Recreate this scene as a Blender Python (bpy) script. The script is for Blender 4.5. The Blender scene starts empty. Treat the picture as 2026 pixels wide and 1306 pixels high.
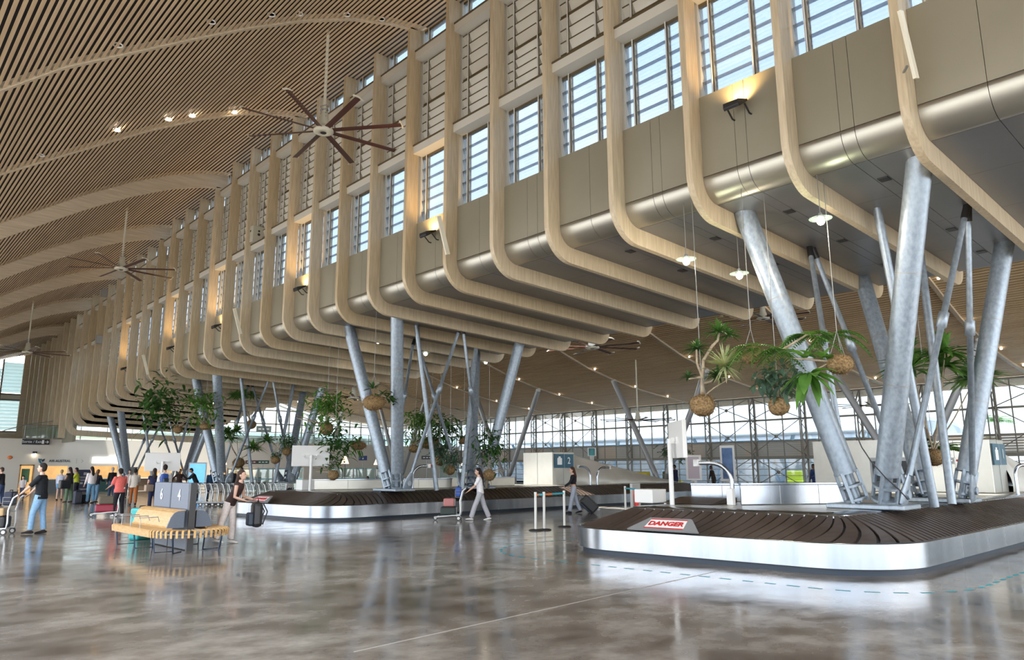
import bpy, bmesh, math, random
from mathutils import Vector, Matrix, Euler
sc = bpy.context.scene
COL = sc.collection
PI = math.pi
# ---------------------------------------------------------------- camera
F_PX, PITCH, YAW, ROLL, EYE = 1438.74, math.radians(10.7057), math.radians(42.6565), math.radians(-.2409), 1.65
CX, CY = 1013.0, 653.0
FW = Vector((math.sin(YAW)*math.cos(PITCH), math.cos(YAW)*math.cos(PITCH), math.sin(PITCH)))
RT0 = Vector((math.cos(YAW), -math.sin(YAW), 0)); UP0 = RT0.cross(FW)
RT = RT0*math.cos(ROLL) + UP0*math.sin(ROLL); UP = UP0*math.cos(ROLL) - RT0*math.sin(ROLL)
cd = bpy.data.cameras.new('camera'); cam = bpy.data.objects.new('camera', cd); COL.objects.link(cam)
cd.sensor_width = 36.0; cd.lens = 36.0*F_PX/2026.0; cd.clip_start = .05; cd.clip_end = 900
cam.matrix_world = Matrix(((RT.x, UP.x, -FW.x, 0), (RT.y, UP.y, -FW.y, 0), (RT.z, UP.z, -FW.z, EYE), (0, 0, 0, 1)))
sc.camera = cam
# ---------------------------------------------------------------- colour management, sky
vs = sc.view_settings
vs.view_transform = 'Standard'; vs.look = 'None'; vs.gamma = 1; vs.use_curve_mapping = False
vs.exposure = 0.86
sc.cycles.max_bounces = 8; sc.cycles.diffuse_bounces = 4; sc.cycles.glossy_bounces = 4
sc.cycles.transparent_max_bounces = 16; sc.cycles.caustics_reflective = False; sc.cycles.caustics_refractive = False
sc.cycles.sample_clamp_indirect = 6.0
w = bpy.data.worlds.new('sky'); sc.world = w; w.use_nodes = True
nt = w.node_tree; nt.nodes.clear()
o_ = nt.nodes.new('ShaderNodeOutputWorld'); bg = nt.nodes.new('ShaderNodeBackground')
tc = nt.nodes.new('ShaderNodeTexCoord'); sp = nt.nodes.new('ShaderNodeSeparateXYZ'); rp = nt.nodes.new('ShaderNodeValToRGB')
ns = nt.nodes.new('ShaderNodeTexNoise'); ns.inputs['Scale'].default_value = 3.0; ns.inputs['Detail'].default_value = 5
mx = nt.nodes.new('ShaderNodeMixRGB'); cr = nt.nodes.new('ShaderNodeValToRGB')
nt.links.new(tc.outputs['Generated'], sp.inputs[0]); nt.links.new(sp.outputs['Z'], rp.inputs[0])
rp.color_ramp.elements[0].position = 0.0; rp.color_ramp.elements[0].color = (.86, .93, 1, 1)
rp.color_ramp.elements[1].position = .7; rp.color_ramp.elements[1].color = (.60, .77, 1, 1)
nt.links.new(tc.outputs['Generated'], ns.inputs[0]); nt.links.new(ns.outputs[0], cr.inputs[0])
cr.color_ramp.elements[0].position = .42; cr.color_ramp.elements[1].position = .6
nt.links.new(cr.outputs[0], mx.inputs[0]); nt.links.new(rp.outputs[0], mx.inputs[1]); mx.inputs[2].default_value = (1, 1, 1, 1)
nt.links.new(mx.outputs[0], bg.inputs[0]); bg.inputs[1].default_value = 2.8
nt.links.new(bg.outputs[0], o_.inputs[0])

sl = bpy.data.lights.new('sun', 'SUN'); sl.energy = 9.0; sl.angle = .02; sl.color = (1, .95, .87)
so = bpy.data.objects.new('sun', sl); COL.objects.link(so)
so.rotation_euler = Vector((.28, .10, -1)).to_track_quat('-Z', 'Y').to_euler()

def at(px, py, x=None, y=None, z=None, D=None):
    """the point of the place that lies behind a photo pixel, at a known distance or on a known plane"""
    r = FW + RT*((px-CX)/F_PX) - UP*((py-CY)/F_PX)
    if D is not None: t = D
    elif x is not None: t = x/r.x
    elif y is not None: t = y/r.y
    else: t = (z-EYE)/r.z
    return Vector((0, 0, EYE)) + r*t

# ---------------------------------------------------------------- mesh helpers
class MB:
    def __init__(s): s.v = []; s.f = []; s.sm = []
    def add(s, vs_, fs, smooth=False, M=None):
        n = len(s.v)
        s.v += [tuple(M @ Vector(q)) if M is not None else tuple(q) for q in vs_]
        s.f += [[i+n for i in f] for f in fs]; s.sm += [smooth]*len(fs); return s
    def box(s, c, d, M=None, rz=0):
        x, y, z = d[0]/2, d[1]/2, d[2]/2
        R = Matrix.Translation(c) @ Matrix.Rotation(rz, 4, 'Z')
        if M is not None: R = M @ R
        vv = [(-x,-y,-z),(x,-y,-z),(x,y,-z),(-x,y,-z),(-x,-y,z),(x,-y,z),(x,y,z),(-x,y,z)]
        return s.add(vv, [(0,3,2,1),(4,5,6,7),(0,1,5,4),(1,2,6,5),(2,3,7,6),(3,0,4,7)], False, R)
    def b2(s, a, b):
        return s.box([(a[i]+b[i])/2 for i in range(3)], [abs(b[i]-a[i]) for i in range(3)])
    def prism(s, poly, axis, lo, hi, smooth=False, M=None, caps=True):
        n = len(poly)
        def P(u, v, t): return (t, u, v) if axis == 'x' else (u, t, v) if axis == 'y' else (u, v, t)
        vv = [P(u, v, lo) for u, v in poly] + [P(u, v, hi) for u, v in poly]
        s.add(vv, [(i, (i+1) % n, n+(i+1) % n, n+i) for i in range(n)], smooth, M)
        if caps: s.add(vv, [list(range(n))[::-1], list(range(n, 2*n))], False, M)
        return s
    def strip(s, line, axis, lo, hi, smooth=True, th=.012):
        """an open 2-D line extruded to a sheet with thickness"""
        off = []
        for i, (u, v) in enumerate(line):
            a = line[max(i-1, 0)]; b = line[min(i+1, len(line)-1)]
            d = Vector((b[0]-a[0], b[1]-a[1])).normalized(); off.append((u-d.y*th, v+d.x*th))
        return s.prism(list(line)+off[::-1], axis, lo, hi, smooth)
    def tube(s, pts, r, n=10, cap=True, sx=None, el=None):
        pts = [Vector(p) for p in pts]; m = len(pts)
        rs = r if isinstance(r, (list, tuple)) else [r]*m
        t0 = (pts[1]-pts[0]).normalized()
        a = Vector(sx) if sx is not None else (Vector((0, 0, 1)) if abs(t0.z) < .9 else Vector((1, 0, 0)))
        vv = []
        for i, p in enumerate(pts):
            t = (pts[min(i+1, m-1)]-pts[max(i-1, 0)]).normalized()
            a = (a - t*a.dot(t)); a = a.normalized() if a.length > 1e-6 else t.orthogonal().normalized()
            b = t.cross(a); ra = rs[i]; rb = ra if el is None else (el[i] if isinstance(el, (list, tuple)) else ra*el)
            vv += [p + a*(ra*math.cos(2*PI*k/n)) + b*(rb*math.sin(2*PI*k/n)) for k in range(n)]
        fs = [(i*n+k, i*n+(k+1) % n, (i+1)*n+(k+1) % n, (i+1)*n+k) for i in range(m-1) for k in range(n)]
        s.add(vv, fs, True)
        if cap: s.add(vv[:n], [list(range(n))[::-1]]); s.add(vv[-n:], [list(range(n))])
        return s
    def bar(s, p, q, w, h):
        p = Vector(p); q = Vector(q); d = q-p; L = d.length; x = d/L
        y = Vector((0, 0, 1)).cross(x); y = y.normalized() if y.length > 1e-4 else Vector((0, 1, 0)); z = x.cross(y)
        c = (p+q)/2
        M = Matrix(((x.x, y.x, z.x, c.x), (x.y, y.y, z.y, c.y), (x.z, y.z, z.z, c.z), (0, 0, 0, 1)))
        return s.box((0, 0, 0), (L, w, h), M)
    def lathe(s, prof, c=(0, 0, 0), n=24, M=None, smooth=True):
        vv = [(c[0]+r*math.cos(2*PI*k/n), c[1]+r*math.sin(2*PI*k/n), c[2]+z) for r, z in prof for k in range(n)]
        m = len(prof)
        fs = [(i*n+k, i*n+(k+1) % n, (i+1)*n+(k+1) % n, (i+1)*n+k) for i in range(m-1) for k in range(n)]
        s.add(vv, fs, smooth, M)
        s.add(vv[:n], [list(range(n))[::-1]], False, M); s.add(vv[-n:], [list(range(n))], False, M); return s
    def ell(s, c, r, nu=14, nv=9, M=None, jit=0, rnd=None):
        vv = []; c = Vector(c); r = r if isinstance(r, (tuple, list)) else (r, r, r)
        for j in range(nv+1):
            th = PI*j/nv
            for i in range(nu):
                k = 1 + (rnd.uniform(-jit, jit) if jit and 0 < j < nv else 0)
                vv.append((c.x+k*r[0]*math.sin(th)*math.cos(2*PI*i/nu), c.y+k*r[1]*math.sin(th)*math.sin(2*PI*i/nu), c.z+k*r[2]*math.cos(th)))
        return s.add(vv, [(j*nu+i, (j+1)*nu+i, (j+1)*nu+(i+1) % nu, j*nu+(i+1) % nu) for j in range(nv) for i in range(nu)], True, M)
    def quad(s, a, b, c, d): return s.add([a, b, c, d], [(0, 1, 2, 3)])
    def mesh(s, name):
        me = bpy.data.meshes.new(name); me.from_pydata(s.v, [], s.f)
        me.polygons.foreach_set('use_smooth', s.sm); me.update(); return me
    def build(s, name, mat, parent=None, world=False, bevel=0):
        if world and parent is not None:
            inv = parent.matrix_basis.inverted(); q = parent.parent
            while q is not None: inv = inv @ q.matrix_basis.inverted(); q = q.parent
            s.v = [tuple(inv @ Vector(v)) for v in s.v]
        me = s.mesh(name); o = bpy.data.objects.new(name, me); COL.objects.link(o)
        if mat is not None: me.materials.append(mat)
        if parent is not None: o.parent = parent
        if bevel:
            m = o.modifiers.new('bevel', 'BEVEL'); m.width = bevel; m.segments = 2; m.limit_method = 'ANGLE'
        return o
    def remeshed(s, name, mat, voxel, parent=None, smooth=4):
        """one continuous surface grown over all the shapes collected"""
        me = s.mesh(name); t = bpy.data.objects.new('t', me); COL.objects.link(t)
        m = t.modifiers.new('r', 'REMESH'); m.mode = 'VOXEL'; m.voxel_size = voxel; m.use_smooth_shade = True
        if smooth: k = t.modifiers.new('s', 'SMOOTH'); k.factor = .5; k.iterations = smooth
        dg = bpy.context.evaluated_depsgraph_get()
        me2 = bpy.data.meshes.new_from_object(t.evaluated_get(dg), depsgraph=dg)
        bpy.data.objects.remove(t); bpy.data.meshes.remove(me)
        me2.name = name; me2.materials.clear(); me2.materials.append(mat)
        me2.polygons.foreach_set('use_smooth', [True]*len(me2.polygons))
        o = bpy.data.objects.new(name, me2); COL.objects.link(o)
        if parent is not None: o.parent = parent
        return o

def tag(o, label=None, cat=None, group=None, kind=None):
    if label: o['label'] = label
    if cat: o['category'] = cat
    if group: o['group'] = group
    if kind: o['kind'] = kind
    return o
def empty(name, loc=(0, 0, 0), rz=0, label=None, cat=None, group=None, kind=None):
    o = bpy.data.objects.new(name, None); COL.objects.link(o); o.location = loc; o.rotation_euler = (0, 0, rz)
    o.empty_display_size = .1
    return tag(o, label, cat, group, kind)
def copy_tree(o, parent=None):
    c = o.copy(); COL.objects.link(c); c.parent = parent
    for ch in list(o.children): copy_tree(ch, c)
    return c
def struct(o): o['kind'] = 'structure'; return o
def text_mesh(body, size, depth=.004, bold=0.0):
    cu = bpy.data.curves.new('t', 'FONT'); cu.body = body; cu.size = size; cu.extrude = depth; cu.offset = bold
    cu.align_x = 'CENTER'; cu.align_y = 'CENTER'; cu.resolution_u = 3
    t = bpy.data.objects.new('t', cu); COL.objects.link(t)
    dg = bpy.context.evaluated_depsgraph_get()
    me = bpy.data.meshes.new_from_object(t.evaluated_get(dg), depsgraph=dg)
    bpy.data.objects.remove(t); bpy.data.curves.remove(cu); return me
def frame_of(normal, c):
    """matrix whose x is to the reader's right, y up and z out of the sign"""
    n = Vector(normal).normalized(); u = Vector((0, 0, 1)); r = u.cross(n).normalized(); u = n.cross(r)
    return Matrix(((r.x, u.x, n.x, c[0]), (r.y, u.y, n.y, c[1]), (r.z, u.z, n.z, c[2]), (0, 0, 0, 1)))
def letters(body, size, M, mat, parent, name='lettering', bold=0.0):
    me = text_mesh(body, size, .004, bold); me.materials.clear(); me.materials.append(mat)
    P = parent.matrix_basis.copy(); q = parent.parent
    while q is not None: P = q.matrix_basis @ P; q = q.parent
    me.transform(P.inverted() @ M); o = bpy.data.objects.new(name, me); COL.objects.link(o); o.parent = parent; return o

# ---------------------------------------------------------------- materials
MATS = {}
def mat(name, c, rough=.5, metal=0.0, c2=None, scale=4.0, stretch=(1, 1, 1), rvar=0.0, bump=0.0, emit=None, es=1.0, spec=.5, lo=.35, hi=.65, rnd=None, detail=4, coat=0, trans=0):
    m = bpy.data.materials.new(name); m.use_nodes = True; t = m.node_tree; b = t.nodes['Principled BSDF']
    b.inputs['Base Color'].default_value = (*c, 1); b.inputs['Roughness'].default_value = rough; b.inputs['Metallic'].default_value = metal
    b.inputs['Specular IOR Level'].default_value = spec
    if coat: b.inputs['Coat Weight'].default_value = coat; b.inputs['Coat Roughness'].default_value = .08
    if emit: b.inputs['Emission Color'].default_value = (*emit, 1); b.inputs['Emission Strength'].default_value = es
    if c2 or rvar or bump:
        tc = t.nodes.new('ShaderNodeTexCoord'); mp = t.nodes.new('ShaderNodeMapping'); n = t.nodes.new('ShaderNodeTexNoise')
        mp.inputs['Scale'].default_value = stretch; n.inputs['Scale'].default_value = scale; n.inputs['Detail'].default_value = detail
        t.links.new(tc.outputs['Object'], mp.inputs[0]); t.links.new(mp.outputs[0], n.inputs[0])
        if c2:
            r = t.nodes.new('ShaderNodeValToRGB'); r.color_ramp.elements[0].position = lo; r.color_ramp.elements[1].position = hi
            r.color_ramp.elements[0].color = (*c, 1); r.color_ramp.elements[1].color = (*c2, 1)
            t.links.new(n.outputs[0], r.inputs[0]); out = r.outputs[0]
            if rnd:
                oi = t.nodes.new('ShaderNodeObjectInfo'); mi = t.nodes.new('ShaderNodeMixRGB'); mi.blend_type = 'MULTIPLY'; mi.inputs[0].default_value = 1
                r2 = t.nodes.new('ShaderNodeValToRGB'); r2.color_ramp.elements[0].color = (*rnd[0], 1); r2.color_ramp.elements[1].color = (*rnd[1], 1)
                t.links.new(oi.outputs['Random'], r2.inputs[0]); t.links.new(out, mi.inputs[1]); t.links.new(r2.outputs[0], mi.inputs[2]); out = mi.outputs[0]
            t.links.new(out, b.inputs['Base Color'])
        if rvar:
            q = t.nodes.new('ShaderNodeMapRange'); q.inputs[1].default_value = .3; q.inputs[2].default_value = .7
            q.inputs[3].default_value = max(0, rough-rvar); q.inputs[4].default_value = rough+rvar
            t.links.new(n.outputs[0], q.inputs[0]); t.links.new(q.outputs[0], b.inputs['Roughness'])
        if bump:
            bp = t.nodes.new('ShaderNodeBump'); bp.inputs['Strength'].default_value = bump; bp.inputs['Distance'].default_value = .02
            t.links.new(n.outputs[0], bp.inputs['Height']); t.links.new(bp.outputs[0], b.inputs['Normal'])
    MATS[name] = m; return m
def glass_mat(name, tint, fac_gloss, fac_white=0.0, white=(.9, .95, 1)):
    m = bpy.data.materials.new(name); m.use_nodes = True; t = m.node_tree; t.nodes.clear()
    o = t.nodes.new('ShaderNodeOutputMaterial'); tr = t.nodes.new('ShaderNodeBsdfTransparent'); gl = t.nodes.new('ShaderNodeBsdfGlossy')
    tr.inputs[0].default_value = (*tint, 1); gl.inputs['Roughness'].default_value = .03
    mx = t.nodes.new('ShaderNodeMixShader'); mx.inputs[0].default_value = fac_gloss
    t.links.new(tr.outputs[0], mx.inputs[1]); t.links.new(gl.outputs[0], mx.inputs[2]); out = mx.outputs[0]
    if fac_white:
        tl = t.nodes.new('ShaderNodeBsdfTranslucent'); tl.inputs[0].default_value = (*white, 1)
        df = t.nodes.new('ShaderNodeBsdfDiffuse'); df.inputs[0].default_value = (*white, 1)
        m1 = t.nodes.new('ShaderNodeMixShader'); m1.inputs[0].default_value = .5; t.links.new(tl.outputs[0], m1.inputs[1]); t.links.new(df.outputs[0], m1.inputs[2])
        m2 = t.nodes.new('ShaderNodeMixShader'); m2.inputs[0].default_value = fac_white
        t.links.new(out, m2.inputs[1]); t.links.new(m1.outputs[0], m2.inputs[2]); out = m2.outputs[0]
    t.links.new(out, o.inputs[0]); MATS[name] = m; return m
def leaf_mat(name, c, c2):
    m = mat(name, c, .45, c2=c2, scale=3, spec=.4); t = m.node_tree; b = t.nodes['Principled BSDF']; o = t.nodes['Material Output']
    tl = t.nodes.new('ShaderNodeBsdfTranslucent'); tl.inputs[0].default_value = (c2[0]*1.2, c2[1]*1.3, c2[2]*.8, 1)
    mx = t.nodes.new('ShaderNodeMixShader'); mx.inputs[0].default_value = .25
    t.links.new(b.outputs[0], mx.inputs[1]); t.links.new(tl.outputs[0], mx.inputs[2]); t.links.new(mx.outputs[0], o.inputs[0]); return m

RIB = mat('rib_wood', (.56, .47, .325), .45, c2=(.72, .62, .455), scale=2.2, stretch=(9, 9, .8), rnd=((.86, .80, .70), (1.0, 1.0, 1.0)), lo=.3, hi=.7)
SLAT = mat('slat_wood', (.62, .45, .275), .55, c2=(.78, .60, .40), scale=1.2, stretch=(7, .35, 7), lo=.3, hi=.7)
BEAM = mat('beam_wood', (.56, .47, .34), .5, c2=(.70, .59, .44), scale=2, stretch=(.5, 9, 9))
DARK = mat('dark_felt', (.016, .014, .018), .9)
CLAD = mat('champagne_cladding', (.335, .315, .24), .42, .35, c2=(.385, .36, .28), scale=.35, rvar=.04)
SOFF = mat('soffit_reflected_grey', (.20, .205, .215), .33, .45, c2=(.24, .24, .25), scale=.5)  # same champagne metal; the floor's grey reflection is put into its colour
ROLLM = mat('metal_roll', (.44, .42, .36), .38, .8)
GALV = mat('galvanized_steel', (.24, .29, .34), .42, .5, c2=(.38, .44, .50), scale=14, stretch=(1, 1, .7), rvar=.08, lo=.3, hi=.7, detail=6)
STEEL = mat('brushed_steel', (.34, .37, .41), .24, 1.0, c2=(.42, .45, .49), scale=.8, stretch=(3, 3, .2), rvar=.06)
STEELB = mat('steel_box', (.46, .45, .40), .36, .75, c2=(.60, .58, .52), scale=.9, rvar=.08)
PLATE = mat('guard_plate_grey', (.36, .38, .40), .4, .4)
HOODM = mat('hood_steel', (.62, .61, .54), .36, .45, c2=(.74, .72, .66), scale=.7)
SPOT = mat('spot_glow', (1, .95, .85), .3, emit=(1, .85, .66), es=4)
KICK = mat('kick_plate', (.020, .034, .055), .45, .1)
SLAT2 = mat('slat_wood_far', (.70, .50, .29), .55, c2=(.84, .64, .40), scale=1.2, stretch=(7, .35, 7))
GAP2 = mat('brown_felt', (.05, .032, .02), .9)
RUB = mat('rubber_plate', (.056, .040, .032), .38, c2=(.085, .064, .054), scale=1.6, spec=.4)
WHITE = mat('white_paint', (.78, .78, .76), .45)
WALLW = mat('white_wall', (.66, .63, .56), .6, c2=(.70, .67, .60), scale=.4)
BLACK = mat('black_plastic', (.02, .02, .022), .45)
FANB = mat('fan_blade', (.075, .028, .022), .4)
FANW = mat('fan_cream', (.72, .70, .58), .4)
GREYM = mat('grey_metal', (.32, .33, .33), .4, .5)
TRUSS = mat('truss_paint', (.27, .255, .215), .5, .2)
LOUV = mat('white_louvre', (.70, .69, .63), .5)
MULL = mat('mullion_alu', (.55, .53, .46), .35, .6)
BRONZE = mat('bronze_rail_shade', (.16, .125, .07), .4, .4)
MOSS = mat('coir_ball', (.17, .105, .05), .95, c2=(.38, .26, .13), scale=30, bump=.9, spec=.1)
STEM = mat('plant_stem', (.30, .22, .14), .8, c2=(.5, .42, .3), scale=8)
WIRE = mat('steel_wire', (.30, .30, .29), .4, .6)
LEAF_D = leaf_mat('leaf_dark', (.03, .085, .025), (.08, .19, .045))
LEAF_M = leaf_mat('leaf_mid', (.06, .17, .03), (.17, .36, .07))
LEAF_L = leaf_mat('leaf_lime', (.10, .22, .02), (.30, .42, .05))
LEAF_B = leaf_mat('leaf_blue', (.06, .12, .09), (.16, .25, .17))
LEAF_P = leaf_mat('leaf_pale', (.42, .48, .24), (.66, .68, .42))
BULB = mat('lamp_glow', (1, .95, .85), .3, emit=(1, .86, .66), es=14)
WARM = mat('warm_shade', (1, .8, .5), .5, emit=(1, .72, .40), es=1.6)
SIGNW = mat('lit_sign', (.9, .9, .9), .4, emit=(1, .98, 1), es=1.0)
SCRB = mat('screen_blue', (.1, .3, .6), .3, emit=(.13, .40, .80), es=.8, c2=(.2, .5, .8), scale=2)
NAVY = mat('navy_panel', (.012, .014, .045), .4)
SIGNB = mat('sign_blue', (.035, .115, .17), .4)
SIGND = mat('sign_dark', (.015, .02, .025), .4)
TXT = mat('lettering_white', (.85, .87, .88), .5)
RED = mat('sign_red', (.55, .03, .03), .5)
TEALTAPE = mat('tape_blue', (.05, .42, .52), .5)
ORTAPE = mat('tape_orange', (.75, .22, .06), .5)
BENCH = mat('bench_ply', (.58, .34, .13), .4, c2=(.70, .45, .20), scale=6, stretch=(1, 1, 6))
SLATE = mat('slate_panel', (.095, .12, .165), .5, c2=(.11, .135, .18), scale=40)
LEGB = mat('bench_steel', (.05, .075, .12), .35, .6)
GLASS = glass_mat('pane_glass', (.58, .62, .64), .06)
GLASSL = glass_mat('louvre_glass', (.50, .54, .58), .10, .12, (.85, .95, 1))
GLASSR = glass_mat('rail_glass', (.80, .90, .88), .10, .10, (.8, .95, .92))
ROOMW = mat('warm_room', (.62, .48, .26), .6, emit=(1, .72, .36), es=.10)
# ================================================================ floor, ground
m = bpy.data.materials.new('polished_concrete'); m.use_nodes = True; t = m.node_tree; b = t.nodes['Principled BSDF']
tc = t.nodes.new('ShaderNodeTexCoord')
def noise(sc_, det, stretch=(1, 1, 1), rot=0):
    mp = t.nodes.new('ShaderNodeMapping'); mp.inputs['Scale'].default_value = stretch; mp.inputs['Rotation'].default_value = (0, 0, rot)
    n = t.nodes.new('ShaderNodeTexNoise'); n.inputs['Scale'].default_value = sc_; n.inputs['Detail'].default_value = det; n.inputs['Roughness'].default_value = .62
    t.links.new(tc.outputs['Object'], mp.inputs[0]); t.links.new(mp.outputs[0], n.inputs[0]); return n
n1 = noise(.45, 8); n2 = noise(1.6, 9, (1, 1.3, 1), .6)
r1 = t.nodes.new('ShaderNodeValToRGB'); e = r1.color_ramp.elements
e[0].position = .34; e[0].color = (.118, .104, .090, 1); e[1].position = .66; e[1].color = (.385, .362, .328, 1)
k = e.new(.48); k.color = (.235, .212, .187, 1)
r2 = t.nodes.new('ShaderNodeValToRGB'); e = r2.color_ramp.elements
e[0].position = .35; e[0].color = (.58, .55, .53, 1); e[1].position = .62; e[1].color = (1.1, 1.08, 1.06, 1)
mm = t.nodes.new('ShaderNodeMixRGB'); mm.blend_type = 'MULTIPLY'; mm.inputs[0].default_value = 1
t.links.new(n1.outputs[0], r1.inputs[0]); t.links.new(n2.outputs[0], r2.inputs[0]); t.links.new(r1.outputs[0], mm.inputs[1]); t.links.new(r2.outputs[0], mm.inputs[2])
t.links.new(mm.outputs[0], b.inputs['Base Color'])
q = t.nodes.new('ShaderNodeMapRange'); q.inputs[1].default_value = .35; q.inputs[2].default_value = .65; q.inputs[3].default_value = .09; q.inputs[4].default_value = .20
t.links.new(n2.outputs[0], q.inputs[0]); t.links.new(q.outputs[0], b.inputs['Roughness']); b.inputs['Specular IOR Level'].default_value = .75
bp = t.nodes.new('ShaderNodeBump'); bp.inputs['Strength'].default_value = .05; bp.inputs['Distance'].default_value = .02
n3 = noise(2.5, 3); t.links.new(n3.outputs[0], bp.inputs['Height']); t.links.new(bp.outputs[0], b.inputs['Normal'])
FLOORM = m
struct(MB().b2((-14, -24, -.2), (52, 92, 0)).build('floor', FLOORM))
APRON = mat('apron_concrete', (.42, .42, .42), .8, c2=(.5, .5, .5), scale=.05)
struct(MB().b2((-260, -200, -.5), (420, 420, -.22)).build('ground', APRON))
# saw-cut joint with a pale lip across the floor
j = MB(); a_ = at(700, 1290, z=0); b_ = at(1420, 1130, z=0); j.bar((a_.x, a_.y, .001), (b_.x, b_.y, .001), .018, .003)
struct(j.build('trim_1', mat('joint_filler', (.34, .31, .28), .5)))

# ================================================================ geometry of the hall
def ry(n): return 3.567 + 2.0*n                       # near face of timber rib n
def lerp_tab(tab, n):
    for (a, va), (b, vb) in zip(tab, tab[1:]):
        if n <= b: return va + (vb-va)*max(0, (n-a))/(b-a)
    return tab[-1][1]
def zb(n): return lerp_tab([(-2, 6.53), (0, 6.53), (3, 6.52), (7, 6.50), (11, 6.42), (14, 6.24), (20, 5.98), (22, 5.70), (24, 5.33), (26, 4.85), (27, 4.60), (28, 4.0)], n)
def ztop(n):                                          # top edge of the cladding, one step every four bays
    k = n//4
    return [9.12, 9.12, 8.97, 8.82, 8.56, 8.32, 8.08, 7.75, 7.3][min(k+1, 8)]
PROF = [(-1.2, 7.2), (0, 8.0), (1.63, 9.47), (2.74, 10.45), (3.9, 11.25), (5.5, 12.35), (6.7, 13.15), (8.3, 14.1), (9.85, 14.85), (11.2, 15.3), (12.2, 15.5), (12.75, 15.55)]
def pz(x):
    for (a, va), (b, vb) in zip(PROF, PROF[1:]):
        if x <= b: return va + (vb-va)*(x-a)/(b-a)
    return PROF[-1][1]
def smooth_prof(prof, step):
    out = []; L = 0; pts = []
    for (a, va), (b, vb) in zip(prof, prof[1:]):
        k = max(1, int((b-a)/.25)); pts += [(a+(b-a)*i/k, va+(vb-va)*i/k) for i in range(k)]
    pts.append(prof[-1]); res = [pts[0]]; acc = 0
    for p, q in zip(pts, pts[1:]):
        d = math.hypot(q[0]-p[0], q[1]-p[1]); s = step-acc
        while s <= d: res.append((p[0]+(q[0]-p[0])*s/d, p[1]+(q[1]-p[1])*s/d)); s += step
        acc = d-(s-step)
    return res
BOFF = {-1: 0, 3: 0, 7: 0, 11: 0, 15: -.62, 19: -1.27, 23: -1.97, 27: -2.7, 31: -3.35, 35: -3.6}
def boff(n): return BOFF[max(k for k in BOFF if k <= n)] if n >= -1 else 0

# ceiling of the arrivals hall: slats run along the wall, one raised bay between each pair of arches
SL = smooth_prof(PROF, .185)
cb = MB(); cf = MB()
keys = sorted(BOFF)
for i, k in enumerate(keys):
    y0 = ry(k)+.14 if k > -1 else -24; y1 = ry(keys[i+1]) if i+1 < len(keys) else 79; off = BOFF[k]
    for p, q in zip(SL, SL[1:]):
        d = Vector((q[0]-p[0], q[1]-p[1])).normalized(); nx, nz = -d.y*.014, d.x*.014
        a = (p[0], p[1]+off); c = (p[0]+d.x*.088, p[1]+d.y*.088+off)
        cb.prism([a, c, (c[0]+nx, c[1]+nz), (a[0]+nx, a[1]+nz)], 'y', y0, y1, caps=False)
    cf.strip([(x, z+off+.17) for x, z in PROF], 'y', y0, y1+.14, False, .05)
struct(cb.build('ceiling', SLAT)); struct(cf.build('ceiling_backing', DARK))

# arched beams that carry the ceiling, every fourth rib
ORD = ['nearest', 'second', 'third', 'fourth', 'fifth', 'sixth', 'seventh', 'eighth', 'ninth', 'tenth']
for i, k in enumerate([3, 7, 11, 15, 19, 23, 27, 31, 35]):
    hi = boff(k-1)+.26; lo = boff(k)-.035
    up = [(x, z+hi) for x, z in PROF]; dn = [(x, z+lo) for x, z in PROF]
    o = MB().prism(up+dn[::-1], 'y', ry(k), ry(k)+.14).build('ceiling_arch', BEAM)
    tag(o, f'{ORD[i]} arched timber beam under the slatted ceiling, counted from the camera', 'beam', 'arched timber beams of the slatted ceiling')

# ================================================================ timber ribs
RO, RD, XO = .86, .42, 11.85
def rib_poly(n, top, xe=21.25):
    z0 = zb(n); c = (XO+RO, z0+RO); P = [(XO, top)]
    for k in range(13):
        a = PI + PI/2*k/12; P.append((c[0]+RO*math.cos(a), c[1]+RO*math.sin(a)))
    s = -.33/8.3; L = lambda x: z0+(x-XO-RO)*s
    P += [(15.5, L(15.5)), (18.5, L(18.5)), (xe-.62, L(xe-.62))]
    for k in range(1, 8):
        a = -PI/2+PI/2*k/7; P.append((xe-.62+.62*math.cos(a), L(xe-.62)+.5+.5*math.sin(a)))
    P += [(xe, L(xe)+RD+.12), (18.5, L(18.5)+RD), (15.5, L(15.5)+RD)]
    ri = RO-RD
    for k in range(9):
        a = -PI/2 - PI/2*k/8; P.append((c[0]+ri*math.cos(a), c[1]+ri*math.sin(a)))
    P.append((XO+RD, top)); return P
NUM = ['first', 'second', 'third', 'fourth', 'fifth', 'sixth', 'seventh', 'eighth', 'ninth', 'tenth', 'eleventh', 'twelfth', 'thirteenth', 'fourteenth', 'fifteenth', 'sixteenth', 'seventeenth', 'eighteenth', 'nineteenth', 'twentieth', 'twenty-first', 'twenty-second', 'twenty-third', 'twenty-fourth', 'twenty-fifth', 'twenty-sixth', 'twenty-seventh', 'twenty-eighth', 'twenty-ninth', 'thirtieth']
for n in range(0, 29):
    top = pz(XO)+boff(n)+.03
    o = MB().prism(rib_poly(n, top), 'y', ry(n), ry(n)+.14).build('timber_rib', RIB)
    b_ = o.modifiers.new('b', 'BEVEL'); b_.width = .012; b_.segments = 2; b_.limit_method = 'ANGLE'
    tag(o, f'{NUM[n]} curved timber rib along the clerestory wall, counted from the right edge', 'rib', 'curved timber ribs of the clerestory wall')
for i, n in enumerate(range(29, 37)):
    top = pz(XO)+boff(n)+.03
    o = MB().b2((XO, ry(n), 3.9), (XO+RD, ry(n)+.14, top)).build('straight_timber_rib', RIB)
    tag(o, f'{NUM[i]} straight timber rib behind the white airline wall, counted from the curved ribs', 'rib', 'straight timber ribs beyond the white wall')

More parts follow.
